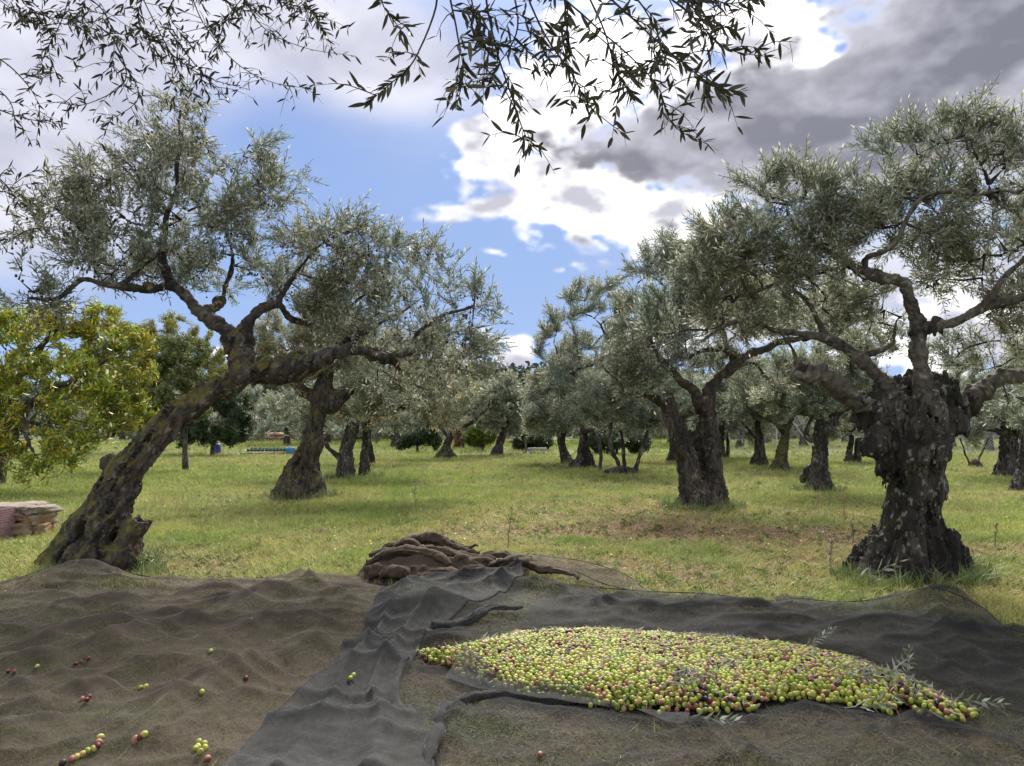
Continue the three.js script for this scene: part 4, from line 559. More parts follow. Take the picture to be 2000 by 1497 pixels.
// ---------------------------------------------------------------- boughs of the tree that stands behind the camera, reaching into the view overhead
{
  const base = V(-1.3, 0, 1.9), t = thing('overhanging_olive_tree', 'olive boughs with dark narrow leaves hanging in from above', 'tree', base), r = rng(4321);
  const colour = bark({ seed: 5 });
  part(t, 'trunk', rel(paint(gnarled(bones([{ p: V(-1.35, -0.05, 2.0), r: 0.34 }, { p: V(-1.25, 0.7, 1.9), r: 0.25 }, { p: V(-1.1, 1.7, 1.8), r: 0.24 }, { p: V(-1.0, 2.1, 1.7), r: 0.2 }]), { res: 40, flute: 0.05, fine: 0.02, seed: 5 }), colour), base), BARK);
  const mains = [[V(-1.05, 2.0, 1.75), V(-0.5, 2.6, 0.8), V(-0.05, 3.0, -0.4), V(0.05, 2.95, -1.4), V(0.12, 2.72, -2.05)], [V(-1.05, 2.0, 1.75), V(-1.5, 2.8, 0.6), V(-1.7, 3.3, -1.0), V(-1.65, 3.5, -2.4), V(-1.7, 3.3, -3.4)]];
  const boughs = mains.map((m, i) => part(t, 'bough', rel(paint(limb(m.map((p, k) => ({ p, r: [0.13, 0.08, 0.05, 0.028, 0.012][k] })), { step: 0.05, sides: 9, rough: 0.15 }), colour), base), BARK));
  const stems = buf(), leaves = [];
  const WOODC = [0.035, 0.028, 0.025];
  const twig = (pts, r0, density, L, bare = 0.1, depthOf = 2) => {
    const c = new THREE.CatmullRomCurve3(pts, false, 'centripetal'), len = c.getLength(), n = Math.max(3, Math.round(len / 0.035));
    for (let i = 0; i < n; i++) addStem(stems, c.getPoint(i / n), c.getPoint((i + 1) / n), r0 * (1 - 0.75 * i / n), r0 * (1 - 0.75 * (i + 1) / n), WOODC);
    let turn = r() * 6;
    for (let s = bare * len; s <= len; s += 0.021 / density) {
      const tt = s / len, p = c.getPoint(tt), d = c.getTangent(tt), u = (Math.abs(d.y) > 0.9 ? V(1, 0, 0) : V(0, 1, 0)).cross(d).normalize(), w = d.clone().cross(u);
      turn += 1.57 + (r() - 0.5) * 0.7;
      for (const o of [0, Math.PI]) {
        if (r() < 0.42) continue;
        const a = turn + o + (r() - 0.5) * 1.2, open = 0.35 + 1.0 * r(), dir = d.clone().multiplyScalar(Math.cos(open)).addScaledVector(u, Math.sin(open) * Math.cos(a)).addScaledVector(w, Math.sin(open) * Math.sin(a)).normalize();
        const nn = V(r() - 0.5, r() * 0.8, r() - 0.5); nn.sub(dir.clone().multiplyScalar(nn.dot(dir))).normalize();
        leaves.push({ p, dir, nn, L: L * (0.55 + 0.6 * r()) });
      }
    }
    return c;
  };
  const leafy = (px, D, r0, density, L, kids, from) => {
    const pts = px.map((q, i) => at(q[0], q[1], D + (q[2] || 0)));
    if (from) pts.unshift(from);
    const c = twig(pts, r0, density, L, from ? 0.55 : 0.15);
    for (let i = 0; i < kids; i++) { const tt = 0.35 + 0.6 * r(), p = c.getPoint(tt), d = c.getTangent(tt), e = d.clone().multiplyScalar(0.5).add(V((r() - 0.5) * 2.4, (r() - 0.5) * 1.5, (r() - 0.5) * 2.0)).normalize(), l = (0.07 + 0.11 * r()) * (D > 3 ? 1.3 : 1); twig([p, p.clone().addScaledVector(e, l * 0.5).add(V(0, 0.01, 0)), p.clone().addScaledVector(e, l).add(V(0, -0.015, 0))], r0 * 0.5, density, L, 0.15); }
  };
  const m0 = mains[0], near = V(0.08, 2.86, -1.75), m1 = V(-1.68, 3.42, -2.9);
  [ [[860, -60], [850, 20], [800, 130], [760, 165], [715, 205]], [[880, -60], [892, 60], [905, 140], [890, 215]], [[950, -60], [965, 80], [1000, 190], [1022, 255], [1042, 298]], [[1020, -60], [1060, 60], [1120, 150], [1150, 205], [1222, 266]], [[1060, -60], [1150, 40], [1230, 110], [1285, 170], [1315, 245], [1385, 284]], [[1150, -60], [1250, 50], [1330, 120], [1395, 168], [1450, 180]], [[1250, -60], [1350, 30], [1420, 95], [1505, 112]], [[1330, -60], [1410, 5], [1500, -8]], [[760, -60], [748, 10], [800, 60]], [[1000, -60], [1010, 60], [965, 140], [945, 185]], [[1130, -60], [1180, 60], [1205, 140], [1230, 185]], [[920, -60], [930, 40], [955, 110]], [[1090, -60], [1110, 40], [1090, 120]], [[1200, -60], [1260, 20], [1290, 90], [1270, 140]], [[1290, -60], [1370, 30], [1440, 60]] ]
    .forEach((q, i) => leafy(q.map((v, k) => [v[0], v[1], ((i % 5) - 2) * 0.06]), 2.0, 0.0042, i < 8 ? 1.15 : 1.25, 0.046, i === 0 || i === 8 ? 2 : 9, near));
  [ [[100, -60], [200, 20], [222, 80], [215, 150]], [[250, -60], [310, 60], [345, 130], [360, 185]], [[215, 60], [245, 155], [160, 205], [118, 200]], [[350, -60], [400, 50], [470, 130], [545, 165], [612, 172]], [[450, -60], [510, 50], [590, 92], [695, 110]], [[560, -60], [600, 10], [632, 62]], [[150, -60], [120, 40], [95, 95], [120, 165]], [[280, 60], [390, 145], [488, 176]], [[330, 60], [400, 150], [450, 200]], [[-40, -40], [40, 30], [100, 60]], [[20, -60], [60, 20], [140, 40]], [[400, -60], [450, 10], [520, 30]], [[300, -60], [270, 30], [300, 110]], [[480, -60], [540, 0], [610, 20]], [[200, -60], [160, 20], [180, 90]], [[500, -60], [440, 40], [420, 110]], [[380, -60], [330, 20], [370, 90]], [[225, 100], [270, 190], [190, 248]], [[-40, 90], [30, 140], [75, 205], [70, 285]], [[-40, 200], [50, 232], [125, 240]], [[-40, 150], [20, 200], [30, 260]], [[-40, 330], [0, 350], [40, 400]], [[-40, 360], [10, 375], [38, 345]] ]
    .forEach((q, i) => leafy(q.map((v, k) => [v[0], v[1], ((i % 5) - 2) * 0.12]), 3.7, 0.0048, [2, 3, 8, 4].includes(i) ? 0.35 : 1.0, 0.050, i > 16 ? 4 : i === 7 || i === 8 ? 4 : 12, i < 17 && ![2, 7, 8].includes(i) ? m1 : null));
  part(t, 'twigs', rel(built(stems), base), painted(0.9), 'stuff');
  const fine = (L, W, c) => { // an outline of more points for leaves that are large in the picture
    const pos = [], col = [], idx = [], n = 6; for (let i = 0; i <= n; i++) { const s = i / n, w = W / 2 * Math.pow(Math.sin(Math.PI * Math.pow(s, 0.85)), 0.8) + 0.004, z = -0.25 * s * s * 0.4; for (const k of [-1, 0, 1]) { pos.push(k * w, s * L, z + (k ? W * 0.09 : 0)); col.push(...c); } if (i) { const a = (i - 1) * 3; for (const k of [0, 1]) idx.push(a + k, a + k + 1, a + 3 + k, a + k + 1, a + 4 + k, a + 3 + k); } } return geo(pos, idx, col); };
  const shapes = [[0.040, 0.040, 0.026], [0.060, 0.055, 0.038], [0.11, 0.105, 0.08], [0.05, 0.046, 0.028], [0.20, 0.11, 0.04]].map(c => fine(1, 0.21, c)), skin = leafMat(0.12, 0.6);  // leaf colours darkened to paint in the shade of backlit silhouettes
  leaves.sort((a, b) => b.p.z - a.p.z);
  const rest = []; let singles = 0;
  const sightOf = p => { const x = p.x, y = p.y - EYE, z = p.z, f = y * sP - z * cP, u = y * cP + z * sP; return { x: 1000 + F * x / f, y: 748.5 - F * u / f }; };
  leaves.forEach((q, i) => {
    const x = q.dir.clone().cross(q.nn).normalize(), m = new THREE.Matrix4().makeBasis(x, q.dir, x.clone().cross(q.dir)); m.scale(V(q.L, q.L, q.L)); m.setPosition(q.p.clone().sub(base));
    const shown = sightOf(q.p), inView = shown.x > -20 && shown.x < 2020 && shown.y > -10;
    if (inView && singles < 300) { const k = r() < 0.02 ? 4 : Math.floor(r() * 4), o = part(boughs[q.p.z < -2.7 ? 1 : 0], 'leaf', shapes[k], skin); o.applyMatrix4(m); singles++; } else rest.push(m);
  });
  const im = new THREE.InstancedMesh(shapes[0], skin, rest.length); rest.forEach((m, i) => { im.setMatrixAt(i, m); const v = 0.8 + 0.8 * r(); im.setColorAt(i, new THREE.Color(v * 1.05, v, v * 0.95)); }); im.name = 'leaves'; im.userData.kind = 'stuff'; t.add(im);
}

// ---------------------------------------------------------------- harvest nets
const flat2 = list => list.map(q => { const p = q.length === 3 && q[2] === 'm' ? V(q[0], 0, q[1]) : gnd(q[0], q[1]); return V(p.x, 0, p.z); });
function lineOf(list) { const c = new THREE.CatmullRomCurve3(list, false, 'centripetal'), pts = c.getSpacedPoints(160); return t => { const f = clamp(t) * 160, i = Math.min(159, Math.floor(f)); return pts[i].clone().lerp(pts[i + 1], f - i); }; }
function patch(top, right, bottom, left, NU, NV, height) {      // a sheet stretched between four edges, draped to height(x, z, u, v)
  const T = lineOf(top), Rr = lineOf(right), B = lineOf(bottom), L = lineOf(left), pos = [], idx = [], uv = [];
  const c00 = T(0), c10 = T(1), c01 = B(0), c11 = B(1);
  for (let j = 0; j <= NV; j++) for (let i = 0; i <= NU; i++) {
    const u = i / NU, v = j / NV, p = T(u).multiplyScalar(1 - v).addScaledVector(B(u), v).addScaledVector(L(v), 1 - u).addScaledVector(Rr(v), u);
    p.addScaledVector(c00, -(1 - u) * (1 - v)).addScaledVector(c10, -u * (1 - v)).addScaledVector(c01, -(1 - u) * v).addScaledVector(c11, -u * v);
    pos.push(p.x, height(p.x, p.z, u, v), p.z); uv.push(p.x * 1.3, p.z * 1.3);
    if (i < NU && j < NV) { const a = j * (NU + 1) + i, b = a + NU + 1; idx.push(a, b, a + 1, a + 1, b, b + 1); }
  }
  return geo(pos, idx, null, uv);
}
const inside = (poly, x, z) => { let c = false; for (let i = 0, j = poly.length - 1; i < poly.length; j = i++) { const a = poly[i], b = poly[j]; if ((a.z > z) !== (b.z > z) && x < (b.x - a.x) * (z - a.z) / (b.z - a.z) + a.x) c = !c; } return c; };
const toEdge = (poly, x, z) => { let m = 1e9; for (let i = 0, j = poly.length - 1; i < poly.length; j = i++) { const a = poly[j], b = poly[i], dx = b.x - a.x, dz = b.z - a.z, t = clamp(((x - a.x) * dx + (z - a.z) * dz) / (dx * dx + dz * dz + 1e-9)); m = Math.min(m, Math.hypot(x - a.x - dx * t, z - a.z - dz * t)); } return m; };
// the heap's footprint on the ground
const HEAP = [...[[812, 1292], [830, 1316], [862, 1316], [900, 1338], [960, 1364], [1050, 1384], [1150, 1400], [1230, 1410], [1290, 1415], [1370, 1414], [1440, 1414], [1480, 1414], [1500, 1398], [1560, 1390], [1650, 1398], [1720, 1412], [1745, 1418], [1770, 1408], [1800, 1425], [1850, 1432], [1905, 1434], [1925, 1412]].map(q => gnd(...q)),
  ...[[1880, 1386], [1820, 1352], [1760, 1328], [1690, 1302], [1600, 1280], [1500, 1266], [1400, 1256], [1300, 1248], [1200, 1242], [1100, 1240], [1000, 1246], [950, 1258], [900, 1272], [850, 1276]].map(q => gnd(q[0], q[1], 0.055))];
const heapRise = (x, z) => inside(HEAP, x, z) ? 0.108 * (1 - Math.exp(-toEdge(HEAP, x, z) / 0.13)) : 0;
const bump = (px, py, rx, rz, h) => { const p = gnd(px, py); return (x, z) => h * Math.exp(-(((x - p.x) / rx) ** 2) - ((z - p.z) / rz) ** 2); };
const ridged = (x, z, sx, sz, s) => { const w = 0.7 * noise(x * 1.1, s + 9, z * 1.1); const n = noise(x * sx + w, s, z * sz + x * 0.5 + w); return Math.pow(1 - Math.min(1, Math.abs(n) * 2.1), 2.2); };
const liftLeft = bump(165, 1150, 0.42, 0.20, 0.21), ridgeBack = bump(600, 1142, 0.55, 0.12, 0.03), fold1 = bump(690, 1165, 0.24, 0.07, 0.06);
const foldLines = list => { const lines = list.map(([pts, w, h]) => [pts.map(q => gnd(...q)), w, h]); return (x, z) => { let best = 0; for (const [l, w, h] of lines) for (let i = 1; i < l.length; i++) { const a = l[i - 1], b = l[i], dx = b.x - a.x, dz = b.z - a.z, u = ((x - a.x) * dx + (z - a.z) * dz) / (dx * dx + dz * dz), t = clamp(u); let d = Math.hypot(x - a.x - dx * t, z - a.z - dz * t) * (1 + 0.4 * noise(x * 9, 4, z * 9)); if (d > 2 * w) continue; const end = (i === 1 ? sstep(-0.1, 0.5, u) : 1) * (i === l.length - 1 ? 1 - sstep(0.5, 1.1, u) : 1); best = Math.max(best, h * end * Math.pow(Math.max(0, 1 - d / (1.8 * w)), 1.5)); } return best; }; };
const crests = foldLines([[[-60, 1410], [120, 1360], [240, 1340], [330, 1325], [430, 1332]], [[-60, 1345], [100, 1320], [200, 1300], [300, 1262], [420, 1250]], [[-40, 1262], [60, 1235], [160, 1205], [310, 1203]], [[60, 1290], [160, 1255], [240, 1237], [390, 1224]], [[380, 1292], [450, 1270], [540, 1242], [640, 1240]], [[230, 1500], [330, 1430], [420, 1370], [500, 1335], [560, 1325]], [[10, 1470], [90, 1410], [170, 1390], [260, 1370]], [[430, 1230], [520, 1182], [600, 1165], [690, 1180]], [[0, 1185], [80, 1168], [180, 1176]], [[540, 1332], [600, 1292], [660, 1275]], [[330, 1497], [430, 1420], [520, 1370]], [[-60, 1500], [60, 1470], [110, 1440]], [[300, 1190], [400, 1172], [480, 1165]]].map((l, i) => [l, 0.09 + 0.03 * (i % 3), 0.075 + 0.025 * (i % 4 === 1)]));
let OUT0 = null, seam = null;
const calm = (x, z) => OUT0 ? sstep(0, 0.22, toEdge(OUT0, x, z)) * (0.15 + 0.85 * sstep(0.05, 0.55, seam(x, z))) : 1;      // pulled flat near the border and under the other net
const brownHeight = (x, z) => groundHeight(x, z) + 0.03 + calm(x, z) * (crests(x, z) + 0.075 * ridged(x, z, 0.6, 1.7, 1) * (0.45 + 0.75 * clamp(0.5 + noise(x * 0.9, 5, z * 0.9))) + 0.034 * ridged(x, z, 1.5, 3.4, 14)) + 0.014 * noise(x * 7, 3, z * 7) + 0.005 * noise(x * 22, 3, z * 22) + liftLeft(x, z) + ridgeBack(x, z) + fold1(x, z);
const liftRight = bump(1835, 1205, 0.30, 0.22, 0.15);
const darkHeight = (x, z) => OUT0 && inside(OUT0, x, z) ? Math.max(darkBase(x, z), brownHeight(x, z) + 0.012) : darkBase(x, z);
const creases = foldLines([[[[1480, 1424], [1450, 1450], [1430, 1500], [1400, 1560]], 0.05, 0.05], [[[1290, 1420], [1350, 1448], [1420, 1490], [1500, 1560]], 0.06, 0.055], [[[1740, 1425], [1820, 1452], [1910, 1482], [2050, 1540]], 0.06, 0.05], [[[2010, 1300], [1900, 1262], [1800, 1240], [1700, 1236], [1600, 1246]], 0.08, 0.055], [[[1830, 1205], [1850, 1262], [1900, 1310], [1980, 1350]], 0.07, 0.05], [[[1010, 1156], [1100, 1178], [1180, 1210], [1260, 1226]], 0.07, 0.05], [[[1690, 1200], [1560, 1226], [1420, 1214], [1300, 1220], [1180, 1200], [1080, 1186]], 0.09, 0.06], [[[1560, 1398], [1600, 1440], [1700, 1480], [1800, 1530]], 0.05, 0.035], [[[1950, 1440], [1850, 1330], [1760, 1290]], 0.06, 0.03], [[[905, 1400], [890, 1440], [880, 1500]], 0.05, 0.05], [[[840, 1330], [860, 1370], [890, 1390]], 0.05, 0.04]]);
const darkBase = (x, z) => { const q = inside(HEAP, x, z) ? 0.15 : sstep(0, 0.18, toEdge(HEAP, x, z)) * 0.85 + 0.15; return groundHeight(x, z) + 0.035 + q * (0.085 * ridged(x, z, 0.6, 1.5, 31) * clamp(0.6 + noise(x * 0.8, 15, z * 0.8)) + 0.035 * ridged(x, z, 1.7, 3.2, 44)) + q * creases(x, z) + 0.007 * noise(x * 7, 13, z * 7) + 0.004 * noise(x * 21, 13, z * 21) + liftRight(x, z); };

const weave = (seed) => {        // uneven weave: how closely the threads lie
  const T = 512, d = new Uint8Array(T * T * 4), per = (x, y, f) => { // tileable noise
    const a = x / T * 2 * Math.PI, b = y / T * 2 * Math.PI; return noise(Math.cos(a) * f + seed, Math.sin(a) * f + Math.cos(b) * f, Math.sin(b) * f + seed * 2); };
  for (let y = 0; y < T; y++) for (let x = 0; x < T; x++) { const v = clamp(0.80 + 0.22 * per(x, y, 2.2) + 0.20 * per(x, y, 8) + 0.10 * per(x, y, 30) + 0.08 * ((x * 7 + y * 13) % 5 / 5 - 0.5)) * 255, k = 4 * (y * T + x); d[k] = d[k + 1] = d[k + 2] = v; d[k + 3] = 255; }
  const t = new THREE.DataTexture(d, T, T); t.wrapS = t.wrapT = THREE.RepeatWrapping; t.magFilter = THREE.LinearFilter; t.needsUpdate = true; return t;
};
const WEAVE = weave(3);
const net = (rgb, opacity, sheen = 0.35, sc = [0.5, 0.45, 0.4]) => new THREE.MeshPhysicalMaterial({ color: new THREE.Color().setRGB(...rgb), roughness: 0.9, transparent: true, opacity, alphaMap: WEAVE, side: THREE.DoubleSide, sheen, sheenRoughness: 0.5, sheenColor: new THREE.Color().setRGB(...sc), specularIntensity: 0.3 });
const BROWN = net([0.072, 0.057, 0.045], 0.70, 1, [0.6, 0.52, 0.44]), GREY = net([0.027, 0.027, 0.027], 0.58, 0.6, [0.43, 0.42, 0.41]), GREYDENSE = net([0.037, 0.037, 0.036], 0.94, 0.8, [0.43, 0.42, 0.40]), CORD = std([0.02, 0.018, 0.017], 0.8);
const CLOTH = new THREE.MeshPhysicalMaterial({ color: new THREE.Color().setRGB(0.066, 0.050, 0.036), roughness: 0.95, sheen: 0.6, sheenRoughness: 0.5, sheenColor: new THREE.Color().setRGB(0.45, 0.38, 0.33), side: THREE.DoubleSide, specularIntensity: 0.2 });
const hem = (parent, list, h, origin) => part(parent, 'hem', rel(limb(list.map(q => { const p = flat2([q])[0]; return { p: V(p.x, h(p.x, p.z) + 0.002, p.z), r: 0.0035 }; }), { step: 0.04, sides: 5, rough: 0.3, wander: 0.004 }), origin), CORD);

const brownBack = [[-420, 1215], [-120, 1168], [0, 1152], [80, 1150], [165, 1149], [265, 1150], [330, 1143], [450, 1139], [600, 1137], [700, 1137], [800, 1160]], brownRight = [[800, 1160], [790, 1220], [740, 1300], [650, 1400], [560, 1497], [-0.55, -1.2, 'm']];
const darkBack = [[750, 1174], [830, 1163], [930, 1152], [1010, 1143], [1080, 1160], [1250, 1173], [1400, 1186], [1480, 1193], [1560, 1187], [1640, 1199], [1730, 1196], [1830, 1202], [1920, 1217], [1970, 1245], [2060, 1270], [2350, 1330]], darkLeft = [[750, 1174], [735, 1202], [695, 1285], [605, 1370], [525, 1450], [470, 1497], [-0.95, -1.9, 'm'], [-0.9, -1.2, 'm']];
const OUT = [flat2([...brownBack, ...brownRight.slice(1), [-4.2, -1.2, 'm'], [-4.6, -2.5, 'm']]), flat2([...darkBack, [3.6, -2.2, 'm'], [3.4, -1.2, 'm'], ...darkLeft.slice(1).reverse()])];
OUT0 = OUT[0];
{ const line = flat2(brownRight); seam = (x, z) => { let m = 1e9; for (let i = 1; i < line.length; i++) { const a = line[i - 1], b = line[i], dx = b.x - a.x, dz = b.z - a.z, t = clamp(((x - a.x) * dx + (z - a.z) * dz) / (dx * dx + dz * dz)); m = Math.min(m, Math.hypot(x - a.x - dx * t, z - a.z - dz * t)); } return m; }; }
const underNet = (x, z) => inside(OUT[0], x, z) || inside(OUT[1], x, z);
{
  const o = gnd(350, 1300), t = thing('brown_harvest_net', 'wide brown harvest net spread and rumpled over the grass beside the leaning olive', 'net', o, null);
  part(t, 'mesh_sheet', rel(patch(flat2(brownBack), flat2(brownRight), flat2([[-4.2, -1.2, 'm'], [-0.55, -1.2, 'm']]), flat2([[-420, 1215], [-4.6, -2.5, 'm'], [-4.2, -1.2, 'm']]), 330, 260, brownHeight), o), BROWN);
  hem(t, brownBack.slice(1, 10), brownHeight, o);
}
const darkOrigin = gnd(1300, 1340), darkNet = thing('dark_harvest_net', 'dark grey harvest net spread under and around the heap of olives', 'net', darkOrigin, null);
{
  const o = darkOrigin, t = darkNet;
  part(t, 'mesh_sheet', rel(patch(flat2(darkBack), flat2([[2350, 1330], [3.6, -2.2, 'm'], [3.4, -1.2, 'm']]), flat2([[-0.9, -1.2, 'm'], [3.4, -1.2, 'm']]), flat2(darkLeft), 330, 240, darkHeight), o), GREY);
  part(t, 'doubled_layer', rel(patch(flat2(darkBack.slice(4)), flat2([[2350, 1330], [2350, 1480]]), flat2([[1010, 1246], [1300, 1256], [1600, 1288], [1800, 1340], [2000, 1420], [2350, 1480]]), flat2([[1080, 1160], [1010, 1246]]), 220, 70, (x, z) => darkHeight(x, z) + 0.009 + 0.004 * noise(x * 11, 3, z * 11)), o), GREY);
  hem(t, darkBack.slice(4, 15), darkHeight, o); hem(t, darkLeft, darkHeight, o);
  // the doubled, bunched border that runs from the bundle to the front
  const fl = [[1038, 1122], [960, 1150], [850, 1158], [752, 1172], [735, 1202], [695, 1285], [605, 1370], [525, 1450], [470, 1497], [-0.95, -1.9, 'm']], fr = [[1042, 1128], [1010, 1160], [950, 1196], [890, 1228], [840, 1262], [800, 1320], [780, 1390], [830, 1450], [850, 1497], [-0.30, -1.9, 'm']];
  part(t, 'folded_border', rel(patch(flat2([fl[0], fr[0]]), flat2(fr), flat2([fl[fl.length - 1], fr[fr.length - 1]]), flat2(fl), 90, 260, (x, z, u, v) => {
    const e = Math.sin(Math.PI * clamp(u, 0, 1)), body = Math.pow(Math.max(0, e), 0.45), s = u * 5.2 + 1.1 * noise(v * 2.2, 2, 7) + 0.5 * noise(u * 2, v * 3, 3);
    const fold = Math.pow(1 - Math.abs(Math.sin(s * 1.7)), 1.3);
    return darkHeight(x, z) + 0.012 + body * (0.02 + 0.062 * fold * clamp(0.6 + noise(u * 3, v * 3, 9)) + 0.014 * noise(u * 6, v * 3, 5) + 0.005 * noise(u * 22, v * 10, 5)) + 0.06 * body * Math.exp(-Math.pow((v - 0.25) / 0.2, 2)) * e;
  }), o), GREYDENSE);
  // a rolled edge in front of the heap, and the lip that laps over the olives
  const roll = (list, r, mat, lift = 0.01) => part(t, 'rolled_fold', rel(limb(list.map((q, i) => { const p = gnd(q[0], q[1]); return { p: V(p.x, darkHeight(p.x, p.z) + lift, p.z), r: r * (q[2] || 1) }; }), { step: 0.02, sides: 16, rough: 0.45, wander: 0.03, flat: 0.75, crease: 0.25 }), o), mat);
  roll([[830, 1530], [850, 1470], [868, 1425], [885, 1400], [930, 1385], [985, 1380], [1040, 1384], [1090, 1390], [1125, 1392, 0.5]], 0.024, GREYDENSE);
  roll([[845, 1252], [905, 1242], [960, 1232, 0.8], [1020, 1228, 0.4]], 0.03, GREYDENSE, 0.03);
  const low = [[868, 1352], [905, 1366], [960, 1378], [1050, 1392], [1150, 1408], [1230, 1417], [1300, 1423], [1348, 1426]], high = [[895, 1290], [925, 1298], [965, 1330], [1010, 1346], [1080, 1352], [1150, 1366], [1225, 1388], [1300, 1412], [1345, 1423]];
  const pos = [], idx = [], uv = [], NU = 80, NV = 14, A = lineOf(low.map(q => gnd(...q))), B = lineOf(high.map(q => gnd(q[0], q[1], 0.07)));
  for (let i = 0; i <= NU; i++) for (let j = 0; j <= NV; j++) { const u = i / NU, v = j / NV, p = A(u).lerp(B(u), v), e = Math.sin(Math.PI * u) ** 0.4; pos.push(p.x, Math.max(darkHeight(p.x, p.z) + 0.01, groundHeight(p.x, p.z) + heapRise(p.x, p.z) * 1.0 + 0.072 + 0.022 * e * v + 0.012 * noise(p.x * 9, 2, p.z * 9)), p.z); uv.push(p.x * 1.3, p.z * 1.3); if (i && j) { const a = (i - 1) * (NV + 1) + j - 1, b = a + NV + 1; idx.push(a, a + 1, b, a + 1, b + 1, b); } }
  part(t, 'lapped_edge', rel(geo(pos, idx, null, uv), o), net([0.055, 0.057, 0.057], 0.55, 0.6, [0.4, 0.42, 0.42]));
}
{ // the bundled net
  const o = gnd(860, 1140), t = thing('bundled_brown_net', 'brown harvest net gathered into a folded heap on the grass', 'net', o, null);
  const mound = [], mi = [], N = 60, c = at(860, 1120, 6.55); c.y = 0;
  for (let j = 0; j <= N; j++) for (let i = 0; i <= N; i++) { const u = i / N * 2 - 1, v = j / N * 2 - 1, x = c.x + u * 0.78, z = c.z + v * 0.42, q = Math.max(0, 1 - u * u * (u < 0 ? 1.15 : 1) - v * v); mound.push(x, groundHeight(x, z) - 0.02 + Math.pow(q, 0.55) * (0.20 - 0.05 * u + 0.07 * (1 - Math.abs(Math.sin(v * 7 + 1.5 * noise(x * 3, 1, z * 3)))) + 0.03 * noise(x * 8, 3, z * 8)), z); if (i && j) { const a = (j - 1) * (N + 1) + i - 1, b = a + N + 1; mi.push(a, b, a + 1, a + 1, b, b + 1); } }
  part(t, 'heap', rel(geo(mound, mi), o), CLOTH);
  const F2 = (list, seed, fl = 0.7) => part(t, 'fold', rel(limb(list.map(q => ({ p: at(q[0], q[1], q[2]), r: q[3] * 1.2 * q[2] / F })), { step: 0.012, sides: 26, rough: 0.36, wander: 0.05, seed, flat: fl * 0.9, crease: 0.2 }), o), CLOTH);
  F2([[716, 1108, 6.42, 9], [735, 1112, 6.36, 17], [780, 1112, 6.34, 19], [830, 1110, 6.34, 18], [868, 1110, 6.36, 14], [886, 1114, 6.36, 6]], 1, 0.8);
  F2([[718, 1097, 6.45, 7], [740, 1087, 6.44, 10], [790, 1083, 6.44, 10], [840, 1084, 6.42, 10], [868, 1092, 6.38, 10], [884, 1106, 6.32, 8], [886, 1118, 6.3, 4]], 2);
  F2([[722, 1085, 6.6, 6], [760, 1076, 6.58, 9], [820, 1073, 6.56, 9], [870, 1080, 6.54, 9], [915, 1092, 6.5, 8], [945, 1103, 6.46, 5]], 3);
  F2([[745, 1074, 6.72, 6], [790, 1062, 6.74, 11], [835, 1057, 6.76, 13], [870, 1062, 6.74, 12], [905, 1072, 6.7, 10], [935, 1082, 6.66, 5]], 4);
  F2([[768, 1070, 6.62, 4], [795, 1062, 6.62, 8], [815, 1063, 6.6, 7], [824, 1072, 6.58, 4]], 5);
  F2([[855, 1052, 6.74, 4], [885, 1062, 6.72, 6], [912, 1072, 6.7, 5], [925, 1070, 6.68, 4], [934, 1066, 6.68, 3]], 6);
  F2([[918, 1084, 6.76, 6], [950, 1080, 6.76, 9], [980, 1082, 6.74, 8], [994, 1090, 6.7, 4]], 7);
  F2([[742, 1126, 6.2, 6], [762, 1119, 6.2, 12], [785, 1121, 6.2, 12], [798, 1132, 6.18, 5]], 8, 0.8);
  F2([[832, 1116, 6.26, 5], [868, 1123, 6.22, 8], [905, 1129, 6.18, 8], [932, 1131, 6.16, 5]], 9);
  F2([[848, 1112, 6.3, 5], [878, 1116, 6.28, 7], [908, 1110, 6.3, 8], [942, 1109, 6.3, 9], [958, 1120, 6.24, 8], [968, 1134, 6.18, 5]], 10);
  F2([[898, 1097, 6.46, 6], [928, 1100, 6.42, 9], [955, 1094, 6.42, 9], [970, 1104, 6.4, 6]], 11);
  F2([[888, 1106, 6.36, 4], [898, 1093, 6.4, 6], [912, 1096, 6.4, 5], [908, 1106, 6.36, 3]], 12);
  F2([[930, 1092, 6.5, 4], [950, 1086, 6.52, 6], [966, 1092, 6.5, 4]], 13);
  F2([[955, 1108, 6.36, 9], [1000, 1102, 6.36, 14], [1045, 1104, 6.3, 13], [1085, 1116, 6.2, 9], [1130, 1130, 6.1, 6]], 14, 0.6);
  // the thin end that trails away over the ground
  const back = [[985, 1098], [1040, 1098], [1090, 1105], [1140, 1118], [1190, 1125], [1235, 1148], [1258, 1164]], front = [[985, 1140], [1040, 1145], [1100, 1152], [1150, 1160], [1190, 1166], [1230, 1168], [1258, 1166]];
  const trail = (x, z) => groundHeight(x, z) + 0.05 + 0.05 * ridged(x, z, 1.2, 2.5, 61) + 0.01 * noise(x * 9, 1, z * 9);
  part(t, 'trailing_end', rel(patch(flat2(back), flat2([back[6], front[6]]), flat2(front), flat2([back[0], front[0]]), 90, 24, trail), o), net([0.055, 0.043, 0.034], 0.66, 0.5));
  hem(t, back.slice(1), trail, o); hem(t, [[1040, 1118], [1090, 1122], [1130, 1142], [1180, 1160], [1225, 1167]], trail, o);
}

